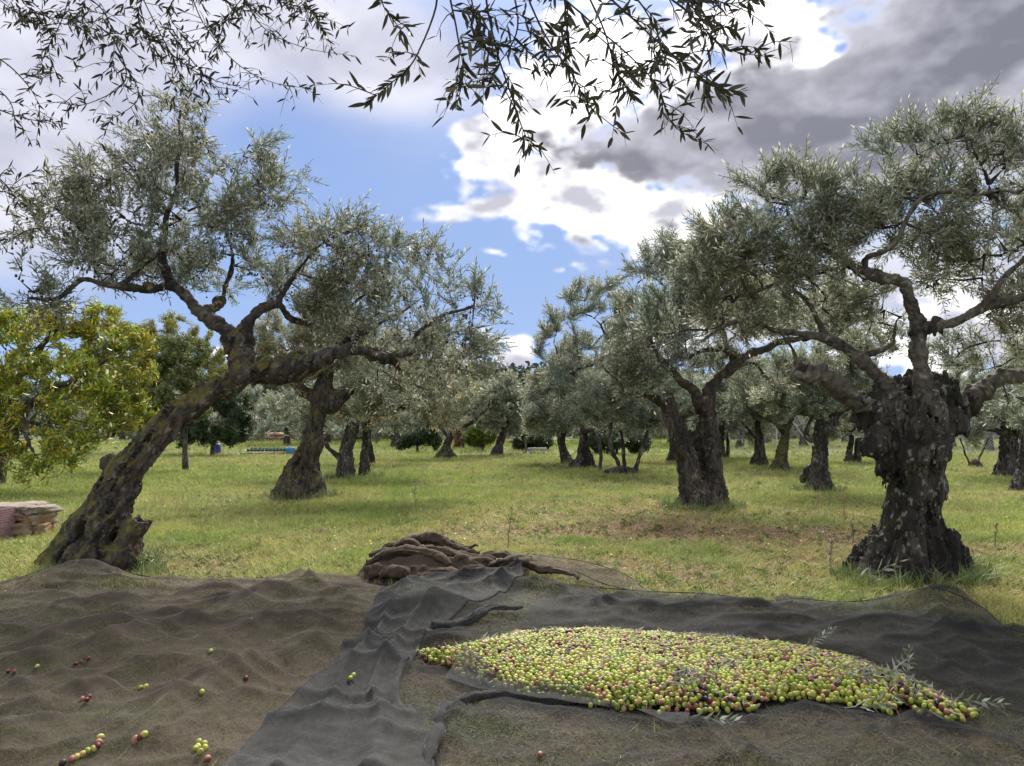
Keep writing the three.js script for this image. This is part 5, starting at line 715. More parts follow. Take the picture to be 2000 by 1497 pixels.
// ---------------------------------------------------------------- olives
const OLIVE = (() => { const g = new THREE.SphereGeometry(0.0117, 16, 12), p = g.attributes.position; for (let i = 0; i < p.count; i++) { const y = p.getY(i) * 1.28, k = 1 - 6 * y * (y > 0 ? 1 : 0.2); p.setXYZ(i, p.getX(i) * k, y, p.getZ(i) * k); } g.computeVertexNormals(); return g; })();
const TINTS = { 'yellow-green': [[0.27, 0.31, 0.045], [0.34, 0.355, 0.065], [0.20, 0.26, 0.038]], 'pale yellow': [[0.36, 0.335, 0.10], [0.34, 0.27, 0.08]], 'blushing pink': [[0.30, 0.15, 0.095], [0.26, 0.10, 0.075]], 'wine red': [[0.11, 0.022, 0.03], [0.15, 0.04, 0.045]], 'purple-black': [[0.02, 0.013, 0.02], [0.04, 0.02, 0.03]] };
const SKIN = {}; for (const [k, list] of Object.entries(TINTS)) SKIN[k] = list.map(c => new THREE.MeshPhysicalMaterial({ color: new THREE.Color().setRGB(...c), roughness: 0.52, specularIntensity: 0.5 }));
{
  const r = rng(555), pick = (x, z) => { const n = noise(x * 3, 2, z * 3), q = r() - 0.28 * n; return q < 0.57 ? 'yellow-green' : q < 0.77 ? 'pale yellow' : q < 0.88 ? 'blushing pink' : q < 0.97 ? 'wine red' : 'purple-black'; };
  const xs = HEAP.map(p => p.x), zs = HEAP.map(p => p.z), x0 = Math.min(...xs), x1 = Math.max(...xs), z0 = Math.min(...zs), z1 = Math.max(...zs), S = 0.0225, top = [], lower = [];
  for (let layer = 0; layer < 3; layer++) for (let j = 0; j * S * 0.87 < z1 - z0; j++) for (let i = 0; i * S < x1 - x0; i++) {
    const x = x0 + (i + (j % 2) * 0.5 + (r() - 0.5) * 0.7) * S, z = z0 + (j * 0.87 + (r() - 0.5) * 0.7) * S;
    if (!inside(HEAP, x, z)) continue;
    const e = toEdge(HEAP, x, z); if (e < 0.08 && r() > 0.25 + e * 10) continue;
    const h = heapRise(x, z), lumps = 0.008 * noise(x * 14, 1, z * 14), y = darkHeight(x, z) + 0.010 + Math.max(0, h + lumps - layer * 0.015 + (r() - 0.5) * 0.007);
    if (layer && h < layer * 0.014) continue;
    (layer ? lower : top).push({ p: V(x, y, z), kind: pick(x, z), q: new THREE.Quaternion().setFromEuler(new THREE.Euler(r() * 6.3, r() * 6.3, r() * 6.3)), s: 0.86 + 0.26 * r() });
  }
  top.sort((a, b) => b.p.z - a.p.z);
  let n = 0;
  const single = (q, label, group) => { const m = new THREE.Mesh(OLIVE, SKIN[q.kind][Math.floor(r() * SKIN[q.kind].length)]); m.name = numbered('olive'); m.position.copy(q.p); m.quaternion.copy(q.q); m.scale.setScalar(q.s); scene.add(m); tag(m, label, 'olive', group); n++; };
  top.slice(0, 262).forEach(q => single(q, `${q.kind} olive at the near edge of the big olive heap`, `${q.kind} olives at the near edge of the heap`));
  const rest = top.slice(262).concat(lower), im = new THREE.InstancedMesh(OLIVE, new THREE.MeshPhysicalMaterial({ roughness: 0.52, specularIntensity: 0.5 }), rest.length), c = new THREE.Color();
  rest.forEach((q, i) => { M4.compose(q.p, q.q, V(q.s, q.s, q.s)); im.setMatrixAt(i, M4); const l = TINTS[q.kind], t = l[Math.floor(r() * l.length)], v = 0.85 + 0.3 * r(); im.setColorAt(i, c.setRGB(t[0] * v, t[1] * v, t[2] * v)); });
  im.name = 'olive_heap'; scene.add(im); tag(im, 'long heap of green, pink and purple olives on the dark net', 'olives', null, 'stuff');
  // strays on the nets
  const land = (px, py, h) => { const d = sight(px, py); let y = 0.05; for (let i = 0; i < 12; i++) { const t = (y - EYE) / d.y; y = 0.5 * y + 0.5 * (h(d.x * t, d.z * t) + 0.009); } const t = (y - EYE) / d.y; return V(d.x * t, y, d.z * t); };
  const stray = (px, py, kind, label, group, s = 1.05, h = brownHeight) => single({ p: land(px, py, h), kind, q: new THREE.Quaternion().setFromEuler(new THREE.Euler(1.2 + r(), r() * 6, r())), s }, label, group);
  stray(8, 1157, 'blushing pink', 'lone pale pink olive on the brown net near the left border'); stray(491, 1210, 'pale yellow', 'small lone yellow olive high on the brown net'); stray(412, 1272, 'pale yellow', 'lone yellow olive below the small high one on brown net');
  stray(480, 1325, 'wine red', 'lone dusky red olive on the brown net'); stray(394, 1352, 'yellow-green', 'lone green olive left of the dusky red one');
  stray(274, 1344, 'yellow-green', 'green olive of the pair on brown net'); stray(284, 1342, 'pale yellow', 'yellow olive of the pair on brown net');
  stray(264, 1446, 'blushing pink', 'large pink olive of the trio on brown net', null, 1.2); stray(273, 1440, 'wine red', 'red olive in the middle of the trio', null, 0.95); stray(281, 1435, 'yellow-green', 'green olive of the trio on brown net');
  [[388, 1450], [399, 1453], [382, 1463], [400, 1461], [391, 1469], [386, 1459]].forEach(([x, y], i) => stray(x, y, i % 3 === 1 ? 'pale yellow' : 'yellow-green', 'green olive in the tight cluster of six on brown net', 'cluster of six green olives'));
  stray(405, 1482, 'blushing pink', 'orange-pink olive just below the cluster of six', null, 1.1);
  [[196, 1440, 'pale yellow'], [193, 1450, 'blushing pink'], [190, 1457, 'wine red'], [183, 1463, 'pale yellow'], [171, 1467, 'yellow-green'], [160, 1474, 'pale yellow'], [149, 1479, 'pale yellow'], [140, 1483, 'blushing pink'], [122, 1490, 'purple-black']].forEach(([x, y, k]) => stray(x, y, k, `${k} olive in the curved row lying in a net crease`, 'row of olives in the net crease'));
  [[158, 1294], [148, 1297], [172, 1287]].forEach(([x, y]) => stray(x, y, 'wine red', 'dusky olive of three in the upper left net crease', 'three dusky olives in upper crease', 0.85)); [[160, 1366], [169, 1367], [174, 1361]].forEach(([x, y], i) => stray(x, y, i ? 'wine red' : 'blushing pink', 'dark olive of three in the middle left net crease', 'three dark olives in middle crease', 0.9));
  [[15, 1312], [27, 1313], [72, 1302]].forEach(([x, y], i) => stray(x, y, i === 2 ? 'pale yellow' : 'wine red', i === 2 ? 'yellow olive at the far left crease of brown net' : 'dusky olive at the left border of brown net', i === 2 ? null : 'pair of dusky olives at left border', 0.85));
  stray(684, 1325, 'yellow-green', 'green olive of the pair on the dark folded border', null, 1, (x, z) => darkHeight(x, z) + 0.05); stray(690, 1319, 'pale yellow', 'yellow olive of the pair on the dark folded border', null, 0.9, (x, z) => darkHeight(x, z) + 0.05);
  stray(1055, 1474, 'blushing pink', 'lone reddish olive on the dark net before the heap', null, 1.0, darkHeight);
  // loose leaves and sprigs among the olives
  const leafOne = (() => { const o = buf(); addLeaf(o, V(0, -0.03, 0), V(0, 1, 0), V(0, 0, 1), 0.058, 0.012, [1, 1, 1], 0.07); return built(o); })(), bits = [];
  const pocket = [gnd(960, 1262), gnd(1010, 1255), gnd(1400, 1285), gnd(1340, 1385), gnd(1690, 1375), gnd(1800, 1390), gnd(1720, 1335), gnd(1070, 1262), gnd(880, 1275)];
  for (let i = 0; i < 1500; i++) { const k = r() < 0.5 ? pocket[Math.floor(r() * pocket.length)].clone().add(V((r() + r() - 1) * 0.18, 0, (r() + r() - 1) * 0.10)) : V(x0 + (x1 - x0) * r(), 0, z0 + (z1 - z0) * r()); if (!inside(HEAP, k.x, k.z)) continue; k.y = darkHeight(k.x, k.z) + heapRise(k.x, k.z) + 0.022 + 0.008 * r(); const v = 0.8 + 0.5 * r(), c = r() < 0.6 ? [0.30, 0.31, 0.24] : r() < 0.6 ? [0.13, 0.15, 0.08] : [0.30, 0.24, 0.16]; bits.push({ p: k, d: V(r() - 0.5, (r() - 0.3) * 0.5, r() - 0.5).normalize(), s: 0.8 + 0.4 * r(), c: c.map(q => q * v), turn: r() * 6 }); }
  const lv = scatter(scene, 'loose_leaves', leafOne, OLIVE_LEAF, bits); tag(lv, 'loose narrow olive leaves strewn over the olive heap', 'leaves', null, 'stuff');
  const sprig = (px, py, up, dir, s, label, h = 0.03) => { const p = gnd(px, py, up); p.y = inside(HEAP, p.x, p.z) ? darkHeight(p.x, p.z) + heapRise(p.x, p.z) + 0.022 : underNet(p.x, p.z) ? darkHeight(p.x, p.z) + 0.012 : groundHeight(p.x, p.z) + 0.03; const m = new THREE.Mesh(SPRIGS[Math.floor(r() * 4)], OLIVE_LEAF); m.name = numbered('olive_sprig'); m.position.copy(p); m.quaternion.setFromUnitVectors(UPV, V(...dir).normalize()); m.scale.setScalar(s); scene.add(m); tag(m, label, 'sprig'); };
  sprig(1395, 1290, 0.17, [0.8, 0.1, 0.5], 0.9, 'grey-green olive sprig in the middle of the heap'); sprig(1340, 1392, 0.07, [0.9, 0.08, 0.3], 1.0, 'olive sprig at the near middle edge of the heap'); sprig(1650, 1378, 0.08, [1, 0.1, 0.2], 0.9, 'dark olive sprig near the right part of the heap'); sprig(1730, 1340, 0.1, [0.6, 0.3, -0.5], 0.9, 'olive sprig on the right back slope of the heap'); sprig(930, 1262, 0.1, [0.9, 0.2, -0.2], 1.1, 'leafy sprig at the left back edge of the heap'); sprig(1570, 1268, 0.14, [0.8, 0.35, -0.2], 0.8, 'upright leafy sprig on the back crest of the heap'); sprig(1770, 1350, 0.06, [0.5, 0.2, -0.7], 0.9, 'dark leafy sprig on the net behind the heap end'); sprig(1850, 1385, 0.05, [1, 0.1, 0.4], 0.9, 'olive sprig at the pointed right end of heap');
  sprig(792, 1130, 0.05, [1, 0.12, 0.25], 1.4, 'pale olive sprig lying before the bundled net'); sprig(810, 1124, 0.07, [0.9, 0.3, 0.4], 1.3, 'silvery olive sprig leaning on the bundled net'); sprig(1660, 1130, 0.05, [0.9, 0.35, 0.3], 1.8, 'cut silvery olive shoot lying by the big trunk foot'); sprig(1680, 1105, 0.10, [0.8, 0.7, 0.4], 1.7, 'silvery olive sucker growing at the big trunk foot'); sprig(1700, 1120, 0.05, [0.5, 0.8, 0.5], 1.6, 'second silvery sucker against the big dark trunk');
}

// ---------------------------------------------------------------- grass: spread over the meadow, short and pressed flat under the nets
{
  const r = rng(2024), green = [], tall = [], straw = [], weeds = [], litter = [], flowers = [];
  const place = (zmin, zmax, n, f) => { for (let i = 0; i < n; i++) { const z = zmin + (zmax - zmin) * r(), x = (r() * 2 - 1) * (z * 0.68 + 2.2); f(x, -z, z); } };
  const under = (x, z) => underNet(x, z);
  const put = (x, z, depth) => {
    const d = dryness(x, z), u = under(x, z), y = groundHeight(x, z), p = V(x, y, z), far = 1 + Math.max(0, depth - 9) * 0.03, q = r();
    const lean = V((r() - 0.5) * 0.5, 1, (r() - 0.5) * 0.5).normalize(), fresh = noise(x * 0.8, 4, z * 0.8), v = 0.74 + 0.78 * r();
    if (u) {
      if (q < 0.92 - 0.65 * d) green.push({ p, d: V((r() - 0.5) * 0.6, 1, (r() - 0.5) * 0.6).normalize(), s: V(1.0, 0.22 + 0.1 * r(), 1.0), c: mix3([0.11, 0.16, 0.03], [0.16, 0.13, 0.05], d).map(c => c * v) });
      else if (q < 0.95) straw.push({ p, d: V((r() - 0.5) * 0.6, 1, (r() - 0.5) * 0.6).normalize(), s: V(0.9, 0.2, 0.9), c: [0.15 * v, 0.10 * v, 0.055 * v] });
      return;
    }
    if (q < 0.86 - 0.70 * d) green.push({ p, d: lean, s: V(far, far * lerp(1.15, 0.55, d) * (0.7 + 0.6 * r()), far), c: mix3(mix3([0.205, 0.295, 0.066], [0.315, 0.350, 0.100], clamp(0.5 + fresh * 1.6)), [0.36, 0.32, 0.15], d * 0.85).map(c => c * v) });
    else if (q < 0.9) { if (d > 0.45 && r() < 0.45) litter.push({ p: p.clone().add(V(0, 0.01, 0)), d: V((r() - 0.5) * 0.6, 1, (r() - 0.5) * 0.6).normalize(), s: far * (1 + 0.8 * r()), c: mix3([0.13, 0.07, 0.04], [0.30, 0.18, 0.10], r()) }); else if (r() < 0.75) straw.push({ p, d: V((r() - 0.5) * 1.4, 1, (r() - 0.5) * 1.4).normalize(), s: far * (0.5 + 0.5 * r()), c: mix3([0.36, 0.29, 0.15], [0.30, 0.19, 0.11], r()).map(c => c * v) }); }
    else if (q < 0.965) weeds.push({ p, d: lean, s: far * (0.6 + 0.7 * r()), c: mix3([0.11, 0.20, 0.04], [0.20, 0.26, 0.06], r()).map(c => c * v) });
    else litter.push({ p: p.add(V(0, 0.012, 0)), d: V((r() - 0.5) * 0.6, 1, (r() - 0.5) * 0.6).normalize(), s: 0.8 + 0.5 * r(), c: r() < 0.3 ? [0.46, 0.45, 0.38] : mix3([0.16, 0.09, 0.05], [0.34, 0.22, 0.12], r()) });
  };
  place(2.4, 5.2, 15000, put);
  place(5.0, 9, 30000, put);
  place(9, 16, 34000, put);
  place(16, 32, 32000, put);
  place(32, 62, 16000, put);
  place(9, 34, 5000, (x, z, depth) => { if (dryness(x, z) < 0.42 && fbm(x * 0.4, 9, z * 0.4, 2) > -0.05) tall.push({ p: V(x, groundHeight(x, z), z), d: V((r() - 0.5) * 0.4, 1, (r() - 0.5) * 0.4).normalize(), s: 0.8 + 0.5 * r(), c: mix3([0.17, 0.25, 0.08], [0.34, 0.32, 0.18], r()) }); });
  place(7, 26, 420, (x, z) => { if (!under(x, z)) flowers.push({ p: V(x, groundHeight(x, z) + 0.07 + 0.06 * r(), z), d: V((r() - 0.5) * 0.8, 1, 0.3).normalize(), s: 0.8 + 0.5 * r(), c: r() < 0.45 ? [0.75, 0.58, 0.06] : [0.7, 0.7, 0.62] }); });
  const blade = new THREE.MeshPhysicalMaterial({ vertexColors: true, roughness: 0.8, transmission: 0.3, thickness: 0, side: THREE.DoubleSide, specularIntensity: 0.5 });
  const stuff = (name, label, category, g, list) => { const m = scatter(scene, name, g, blade, list); m.name = numbered(name); return tag(m, label, category, null, 'stuff'); };
  stuff('grass', 'short green meadow grass covering the olive grove floor', 'grass', tuft(3, 15, 0.085, 0.085, 0.0065, 0.9), green);
  stuff('tall_grass', 'taller seeding grass standing loosely in the meadow', 'grass', tuft(4, 9, 0.24, 0.10, 0.0045, 0.5), tall);
  stuff('dry_grass', 'straw coloured dry grass blades among the green', 'grass', tuft(5, 9, 0.10, 0.09, 0.0055, 1.3), straw);
  stuff('weeds', 'low broad leaved weeds dotted through the meadow', 'weeds', rosette(6, 9, 0.075, 0.026), weeds);
  stuff('leaf_litter', 'brown and grey fallen leaves lying in the grass', 'leaves', litterLeaf(), litter);
  const fl = buf(); for (let i = 0; i < 6; i++) { const a = i * 1.047; addLeaf(fl, V(0, 0, 0), V(Math.cos(a), 0.15, Math.sin(a)).normalize(), UPV, 0.014, 0.009, [1, 1, 1]); }
  stuff('meadow_flowers', 'tiny yellow and white flowers scattered in the grass', 'flowers', built(fl), flowers);
}

// ---------------------------------------------------------------- built things in the grove
{ // dry stone wall and the lattice crate that stands before it
  const r = rng(31), o = gnd(22, 1046), t = thing('stone_wall', 'low dry stone wall of tan blocks under the walnut tree', 'wall', o);
  const block = (x, y, z, w, h, d, turn, tone) => {
    let g = new THREE.BoxGeometry(w, h, d, 14, 8, 10); const p = g.attributes.position, s = r() * 50;
    for (let i = 0; i < p.count; i++) { let q = V(p.getX(i) / (w / 2), p.getY(i) / (h / 2), p.getZ(i) / (d / 2)); const l = Math.pow(Math.abs(q.x) ** 7 + Math.abs(q.y) ** 7 + Math.abs(q.z) ** 7, 1 / 7); q.multiplyScalar(1 / l); const n = 1 + 0.26 * noise(q.x * 1.2 + s, q.y * 1.2, q.z * 1.2) + 0.16 * noise(q.x * 3.3 + s, q.y * 3.3, q.z * 3.3); p.setXYZ(i, q.x * w / 2 * n, q.y * h / 2 * n, q.z * d / 2 * n); }
    g.deleteAttribute('uv'); g.deleteAttribute('normal'); g = mergeVertices(g, 1e-4); g.computeVertexNormals();
    paint(g, (a, b, c) => { const n = fbm(a * 9 + s, b * 9, c * 9, 4), k = mix3(tone, [0.17, 0.14, 0.11], clamp(0.35 + 1.2 * n)); return mix3(k, [0.27, 0.24, 0.20], sstep(0.14, 0.30, fbm(a * 6 + 20, b * 6 + s, c * 6, 3))); });
    const m = part(t, 'stone', g, BARK); m.position.set(x * 0.82, y * 0.86, z); m.scale.set(0.9, 0.92, 0.9); m.rotation.set((r() - 0.5) * 0.12, turn, (r() - 0.5) * 0.14);
  };
  const T1 = [0.22, 0.16, 0.10], T2 = [0.26, 0.15, 0.07], T3 = [0.19, 0.155, 0.12];
  block(-0.02, 0.36, 0, 0.66, 0.11, 0.5, 0.05, T3); block(0.40, 0.345, 0.02, 0.26, 0.10, 0.45, -0.1, T3); block(-0.70, 0.36, 0, 0.6, 0.12, 0.5, 0, T1);
  block(0.16, 0.26, 0.06, 0.3, 0.10, 0.4, 0.1, T1); block(0.42, 0.23, 0.05, 0.2, 0.14, 0.4, -0.2, T2); block(-0.2, 0.24, 0, 0.36, 0.13, 0.42, 0, T2); block(-0.62, 0.23, 0, 0.42, 0.14, 0.42, 0, T3);
  block(0.20, 0.11, 0.10, 0.44, 0.18, 0.42, 0.06, T1); block(0.45, 0.09, 0.02, 0.2, 0.15, 0.4, 0.2, T2); block(-0.24, 0.09, 0.02, 0.40, 0.18, 0.42, 0, T3); block(-0.68, 0.09, 0, 0.42, 0.18, 0.42, 0, T1);
  const c = gnd(-34, 1058), k = thing('lattice_crate', 'dusty pink lattice crate standing on end by the stone wall', 'crate', V(c.x, c.y, c.z)), pink = std([0.30, 0.18, 0.20], 0.7);
  const bar = (w, h, d, x, y, z) => new THREE.BoxGeometry(w, h, d).translate(x, y, z);
  const side = (W, H, n, m) => { const a = []; for (let i = 0; i <= n; i++) a.push(bar(i % n ? 0.006 : 0.014, H, 0.008, -W / 2 + W * i / n, H / 2, 0)); for (let j = 0; j <= m; j++) a.push(bar(W, j % m ? 0.007 : 0.016, 0.0065, 0, H * j / m, 0)); return mergeGeometries(a); };
  for (const [w, x, z, turn] of [[0.5, 0, 0.14, 0], [0.5, 0, -0.14, 0], [0.28, 0.25, 0, Math.PI / 2], [0.28, -0.25, 0, Math.PI / 2]]) { const m = part(k, 'side_panel', side(w, 0.36, Math.round(w / 0.028), 13), pink); m.position.set(x, 0, z); m.rotation.y = turn; }
  part(k, 'base_panel', new THREE.BoxGeometry(0.488, 0.012, 0.265).translate(0, 0.012, 0), pink);
}
{ // garden behind: barrel, tub, bed with cabbages, wall, shed
  const blue = std([0.028, 0.055, 0.36], 0.4), sky = std([0.05, 0.24, 0.62], 0.4);
  let p = gnd(424, 888), t = thing('blue_barrel', 'dark blue plastic barrel under the citrus tree', 'barrel', p);
  const drum = part(t, 'drum', new THREE.LatheGeometry([[0, 0], [0.15, 0], [0.165, 0.03], [0.165, 0.14], [0.172, 0.15], [0.165, 0.16], [0.165, 0.30], [0.172, 0.31], [0.165, 0.32], [0.16, 0.43], [0.14, 0.46], [0, 0.46]].map(q => new THREE.Vector2(...q)), 24), blue);
  part(drum, 'bung', new THREE.CylinderGeometry(0.025, 0.025, 0.02, 12).translate(0.07, 0.468, 0.03), blue); t.rotation.z = 0.08;
  p = gnd(567, 888); t = thing('blue_tub', 'light blue round tub beside the cabbage bed', 'tub', p);
  const bowl = part(t, 'bowl', new THREE.LatheGeometry([[0, 0], [0.15, 0], [0.19, 0.12], [0.205, 0.26], [0.22, 0.28], [0.21, 0.285], [0.18, 0.24], [0.13, 0.03], [0, 0.03]].map(q => new THREE.Vector2(...q)), 24), sky);
  part(bowl, 'handle', new THREE.TorusGeometry(0.06, 0.012, 6, 14, Math.PI).translate(0, 0.28, 0.2), sky);
  const b = gnd(515, 889), bed = new THREE.BoxGeometry(1.9, 0.12, 1.6, 24, 1, 14), q = bed.attributes.position; for (let i = 0; i < q.count; i++) if (q.getY(i) > 0) q.setY(i, 0.06 + 0.05 * noise(q.getX(i) * 4, 1, q.getZ(i) * 4)); bed.computeVertexNormals();
  structure('garden_bed', bed.translate(b.x, b.y + 0.03, b.z - 0.6), std([0.13, 0.10, 0.065], 1));
  const cab = (() => { const o = buf(), r = rng(71); for (let i = 0; i < 16; i++) { const a = i * 2.4, e = 0.25 + 0.9 * i / 16; addLeaf(o, V(0, 0.02, 0), V(Math.cos(a) * Math.cos(e), Math.sin(e), Math.sin(a) * Math.cos(e)), V(-Math.cos(a) * Math.sin(e), Math.cos(e), -Math.sin(a) * Math.sin(e)), 0.2 + 0.06 * r(), 0.16, [0.16, 0.25, 0.18].map(c => c * (0.8 + 0.4 * r())), -0.08); } return built(o); })(), cm = leafMat(0.15, 0.6);
  for (let i = 0; i < 22; i++) { const m = new THREE.Mesh(cab, cm); m.name = numbered('cabbage'); m.position.set(b.x - 0.8 + (i % 11) * 0.16, b.y + 0.11, b.z - 0.35 - 0.55 * Math.floor(i / 11) + 0.06 * Math.sin(i * 7)); m.rotation.y = i * 1.7; m.scale.setScalar(0.7 + 0.25 * Math.abs(Math.sin(i * 3.1))); scene.add(m); tag(m, 'blue-green cabbage in the garden bed beside the blue tub', 'cabbage', 'cabbages in the garden bed'); }
  // long low garden wall
  const w0 = gnd(300, 864), w1 = gnd(700, 862), len = w1.x - w0.x, wall = thing('garden_wall', 'long low reddish stone wall behind the garden bed', 'wall', V(w0.x, 0, w0.z)), rr = rng(66), sh = [0, 1, 2].map(i => { const g = new THREE.IcosahedronGeometry(0.5, 1), v = g.attributes.position; for (let n = 0; n < v.count; n++) { const k = 1 + 0.35 * noise(v.getX(n) * 2 + i * 9, v.getY(n) * 2, v.getZ(n) * 2); v.setXYZ(n, v.getX(n) * k, v.getY(n) * k, v.getZ(n) * k); } g.computeVertexNormals(); return g; }), sm = [[0.30, 0.20, 0.14], [0.26, 0.19, 0.145], [0.36, 0.25, 0.17], [0.22, 0.16, 0.12]].map(c => std(c, 1));
  for (let j = 0; j < 3; j++) for (let x = (j % 2) * 0.2; x < len; x += 0.42 + 0.22 * rr()) { const m = part(wall, 'stone', sh[Math.floor(rr() * 3)], sm[Math.floor(rr() * 4)]); m.position.set(x, 0.12 + j * 0.24, (rr() - 0.5) * 0.05); m.scale.set(0.55 + 0.12 * rr(), 0.30, 0.5); m.rotation.y = (rr() - 0.5) * 0.3; }
  const s = gnd(490, 856), shed = thing('white_shed', 'small white garden shed behind the garden wall', 'shed', s), white = std([0.62, 0.60, 0.57], 0.9), roofM = std([0.17, 0.13, 0.11], 0.9);
  part(shed, 'wall', new THREE.BoxGeometry(3.4, 1.9, 2.6).translate(0, 0.95, 0), white);
  const rf = new THREE.Shape([[-1.5, 0], [1.5, 0], [0, 0.55]].map(q => new THREE.Vector2(...q))); part(shed, 'roof', new THREE.ExtrudeGeometry(rf, { depth: 3.7, bevelEnabled: false }).translate(0, 0, -1.85).rotateY(Math.PI / 2).translate(0, 1.905, 0), roofM);
  part(shed, 'door', new THREE.BoxGeometry(0.8, 1.6, 0.06).translate(0.6, 0.8, 1.3), std([0.16, 0.11, 0.08], 0.8)); part(shed, 'window', new THREE.BoxGeometry(0.6, 0.5, 0.06).translate(-0.8, 1.15, 1.3), std([0.05, 0.06, 0.07], 0.2));
}
{ // bench, unidentified tan object, track
  const p = gnd(1049, 887), t = thing('stone_bench', 'low white stone bench before the dark round bush', 'bench', p), white = std([0.42, 0.42, 0.41], 0.8);
  part(t, 'seat', new THREE.BoxGeometry(0.82, 0.07, 0.30).translate(0, 0.24, 0), white); for (const s of [-1, 1]) part(t, 'leg', new THREE.BoxGeometry(0.1, 0.21, 0.24).translate(s * 0.3, 0.1, 0), white); t.rotation.y = -0.15;
  const q = gnd(1003, 869), g = new THREE.IcosahedronGeometry(0.3, 3), v = g.attributes.position; for (let i = 0; i < v.count; i++) { const k = 1 + 0.4 * noise(v.getX(i) * 4, v.getY(i) * 4, v.getZ(i) * 4); v.setXYZ(i, v.getX(i) * k * 1.1, v.getY(i) * k * 0.75, v.getZ(i) * k); } g.computeVertexNormals();
  const b = new THREE.Mesh(paint(g, (x, y, z) => mix3([0.48, 0.30, 0.16], [0.28, 0.17, 0.10], clamp(0.5 + 1.5 * noise(x * 6, y * 6, z * 6)))), BARK); b.name = 'boulder'; b.position.copy(q).add(V(0, 0.18, 0)); scene.add(b); tag(b, 'small tan boulder in the bright far grass', 'boulder');  // stands for an unidentified tan object, given a rock shape
  const a = gnd(1060, 855.5), c = gnd(1400, 855.5), pos = [], idx = []; for (let i = 0; i <= 20; i++) { const x = lerp(a.x, c.x, i / 20), z = lerp(a.z, c.z, i / 20) + Math.sin(i) * 0.3; pos.push(x, 0.09, z - 3.5, x, 0.09, z + 1.0); if (i) { const k = 2 * i - 2; idx.push(k, k + 1, k + 2, k + 1, k + 3, k + 2); } } structure('track', geo(pos, idx), std([0.44, 0.36, 0.26], 1));
}
{ // wire fence on the right
  const A = gnd(1425, 893), B = gnd(1990, 891), dir = B.clone().sub(A), L = dir.length(), t = thing('wire_fence', 'grey wire mesh fence along the back of the grove', 'fence', V(A.x, 0, A.z)); t.rotation.y = Math.atan2(-dir.z, dir.x);
  const H = 1.65, metal = std([0.42, 0.43, 0.44], 0.5, { metalness: 0.3 }), n = 6, wires = [];
  for (let i = 0; i <= n; i++) part(t, 'post', new THREE.CylinderGeometry(0.03, 0.03, H + 0.1, 8).translate(L * i / n, H / 2, 0), metal);
  part(t, 'brace', new THREE.CylinderGeometry(0.022, 0.022, 2.1, 8).rotateZ(0.62).translate(L * 1.55 / n, 0.85, 0.03), metal);
  for (let x = -H; x < L; x += 0.11) for (const s of [1, -1]) { const a = Math.max(0, x), b = Math.min(L, x + H), y0 = a - x, y1 = b - x, l = Math.hypot(b - a, y1 - y0); if (l < 0.05) continue; wires.push(new THREE.BoxGeometry(l, 0.0045, 0.0045).rotateZ(Math.PI / 4).translate((a + b) / 2, (y0 + y1) / 2, 0).applyMatrix4(s > 0 ? new THREE.Matrix4() : new THREE.Matrix4().makeScale(1, -1, 1).setPosition(0, H, 0.004))); }
  for (const y of [0.05, H / 2, H]) wires.push(new THREE.BoxGeometry(L, 0.006, 0.006).translate(L / 2, y, 0));
  part(t, 'wire_mesh', mergeGeometries(wires), metal, 'stuff');
}
{ // dry stalks standing in the meadow
  const stalk = (px, py, top, label, rgb = [0.13, 0.085, 0.065], bushy = 1) => {
    const p = gnd(px, py), D = -p.z, h = (py - top) * D / F, r = rng(px), o = buf(), t = thing('dry_stalk', label, 'dry weed', p);
    const P = k => V(0.05 * h * Math.sin(k * 3 + px), k * h, 0.04 * h * Math.cos(k * 2));
    for (let i = 0; i < 8; i++) addStem(o, P(i / 8), P((i + 1) / 8), 0.006 * (1 - i / 10), 0.006 * (1 - (i + 1) / 10), rgb);
    part(t, 'stem', built(o), painted(0.9)); const s = buf();
    for (let i = 0; i < 16 * bushy; i++) { const k = 0.35 + 0.6 * r(), a = r() * 6.3, l = h * (0.06 + 0.14 * r()) * (1.2 - k * 0.6), e = P(k).add(V(Math.cos(a) * l * 0.7, l * 0.8, Math.sin(a) * l * 0.7)); addStem(s, P(k), e, 0.0028, 0.0014, rgb); for (let j = 0; j < 4; j++) addLeaf(s, P(k).lerp(e, 0.4 + 0.6 * r()), V(r() - 0.5, r() - 0.3, r() - 0.5).normalize(), UPV, 0.022, 0.009, rgb.map(c => c * (0.8 + 0.9 * r()))); }
    part(t, 'seed_heads', built(s), painted(0.9), 'stuff');
  };
  stalk(997, 1082, 988, 'tall dry brown stalk standing behind the bundled net'); stalk(813, 1008, 945, 'dry dark stalk in the green grass before the small far olives'); stalk(1646, 1040, 955, 'pinkish dry weed in front of the dark short-trunked olive', [0.36, 0.20, 0.14], 1.6); stalk(1665, 1065, 1020, 'low dry twiggy weed left of the big trunk', [0.14, 0.11, 0.09], 1.2); stalk(1946, 1075, 1022, 'thin dark stalk standing alone right of the big trunk'); stalk(1600, 1000, 960, 'short dry weed at the foot of the dark short-trunked olive', [0.30, 0.19, 0.12], 1.4); stalk(922, 945, 908, 'small dry stalk in the middle of the far clearing', [0.2, 0.14, 0.1]); stalk(1018, 950, 915, 'reddish thin stalk right of the far clearing', [0.22, 0.13, 0.09]); stalk(1625, 1130, 1055, 'grey twiggy dry weed beside the big trunk foot', [0.20, 0.17, 0.14], 2);
}
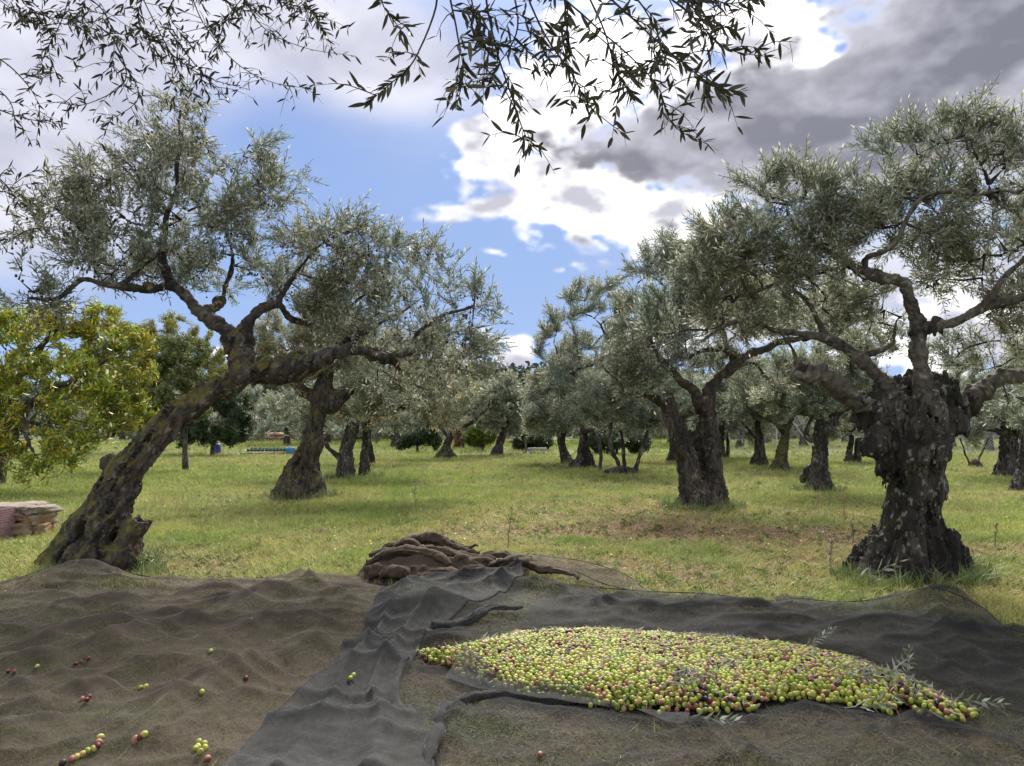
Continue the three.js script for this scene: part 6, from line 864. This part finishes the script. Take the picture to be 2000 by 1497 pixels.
{ // growth round the feet of the near trees
  const r = rng(99), green = [], flowers = [];
  const ring = (px, py, rx, n, tall) => { const c = gnd(px, py); for (let i = 0; i < n; i++) { const a = r() * 6.3, q = rx * (0.8 + 0.4 * r()), x = c.x + Math.cos(a) * q, z = c.z + Math.sin(a) * q * 0.7; green.push({ p: V(x, groundHeight(x, z), z), d: V((r() - 0.5) * 0.8, 1, (r() - 0.5) * 0.8).normalize(), s: tall * (0.7 + 0.6 * r()), c: mix3([0.10, 0.18, 0.045], [0.24, 0.27, 0.10], r()) }); } };
  ring(1780, 1140, 0.50, 190, 1.0); ring(1885, 1128, 0.14, 60, 1.3); ring(290, 1112, 0.10, 30, 1.2); ring(1370, 995, 0.55, 120, 1.2); ring(585, 975, 0.55, 120, 1.3); ring(1597, 964, 0.45, 80, 1.3); ring(690, 937, 0.6, 80, 1.5); ring(200, 1130, 0.45, 120, 0.9);
  const m = scatter(scene, 'foot_growth', tuft(8, 9, 0.16, 0.05, 0.008, 0.8), new THREE.MeshPhysicalMaterial({ vertexColors: true, roughness: 0.8, transmission: 0.3, thickness: 0, side: THREE.DoubleSide }), green); tag(m, 'longer grass growing round the feet of the olive trunks', 'grass', null, 'stuff');
  const y = buf(); for (let i = 0; i < 8; i++) { const a = i * 0.785; addLeaf(y, V(0, 0.1, 0), V(Math.cos(a), 0.2, Math.sin(a)).normalize(), UPV, 0.022, 0.013, [0.72, 0.38, 0.02]); } addStem(y, V(0, 0, 0), V(0, 0.1, 0), 0.003, 0.002, [0.1, 0.18, 0.04]);
  const fg = built(y), fm = leafMat(0.2, 0.7);
  [[545, 968], [552, 972], [565, 966], [580, 970], [548, 960]].forEach(([px, py]) => { const f = new THREE.Mesh(fg, fm); f.name = numbered('marigold'); f.position.copy(gnd(px, py)); f.rotation.set(0.5, px, 0.1); f.scale.setScalar(1.3); scene.add(f); tag(f, 'orange-yellow flower at the foot of the mossy straight trunk', 'flower', 'yellow flowers at the trunk foot'); });
}
scene.traverse(o => { if (o.isMesh) { o.castShadow = true; o.receiveShadow = true; } });
renderer.render(scene, camera);
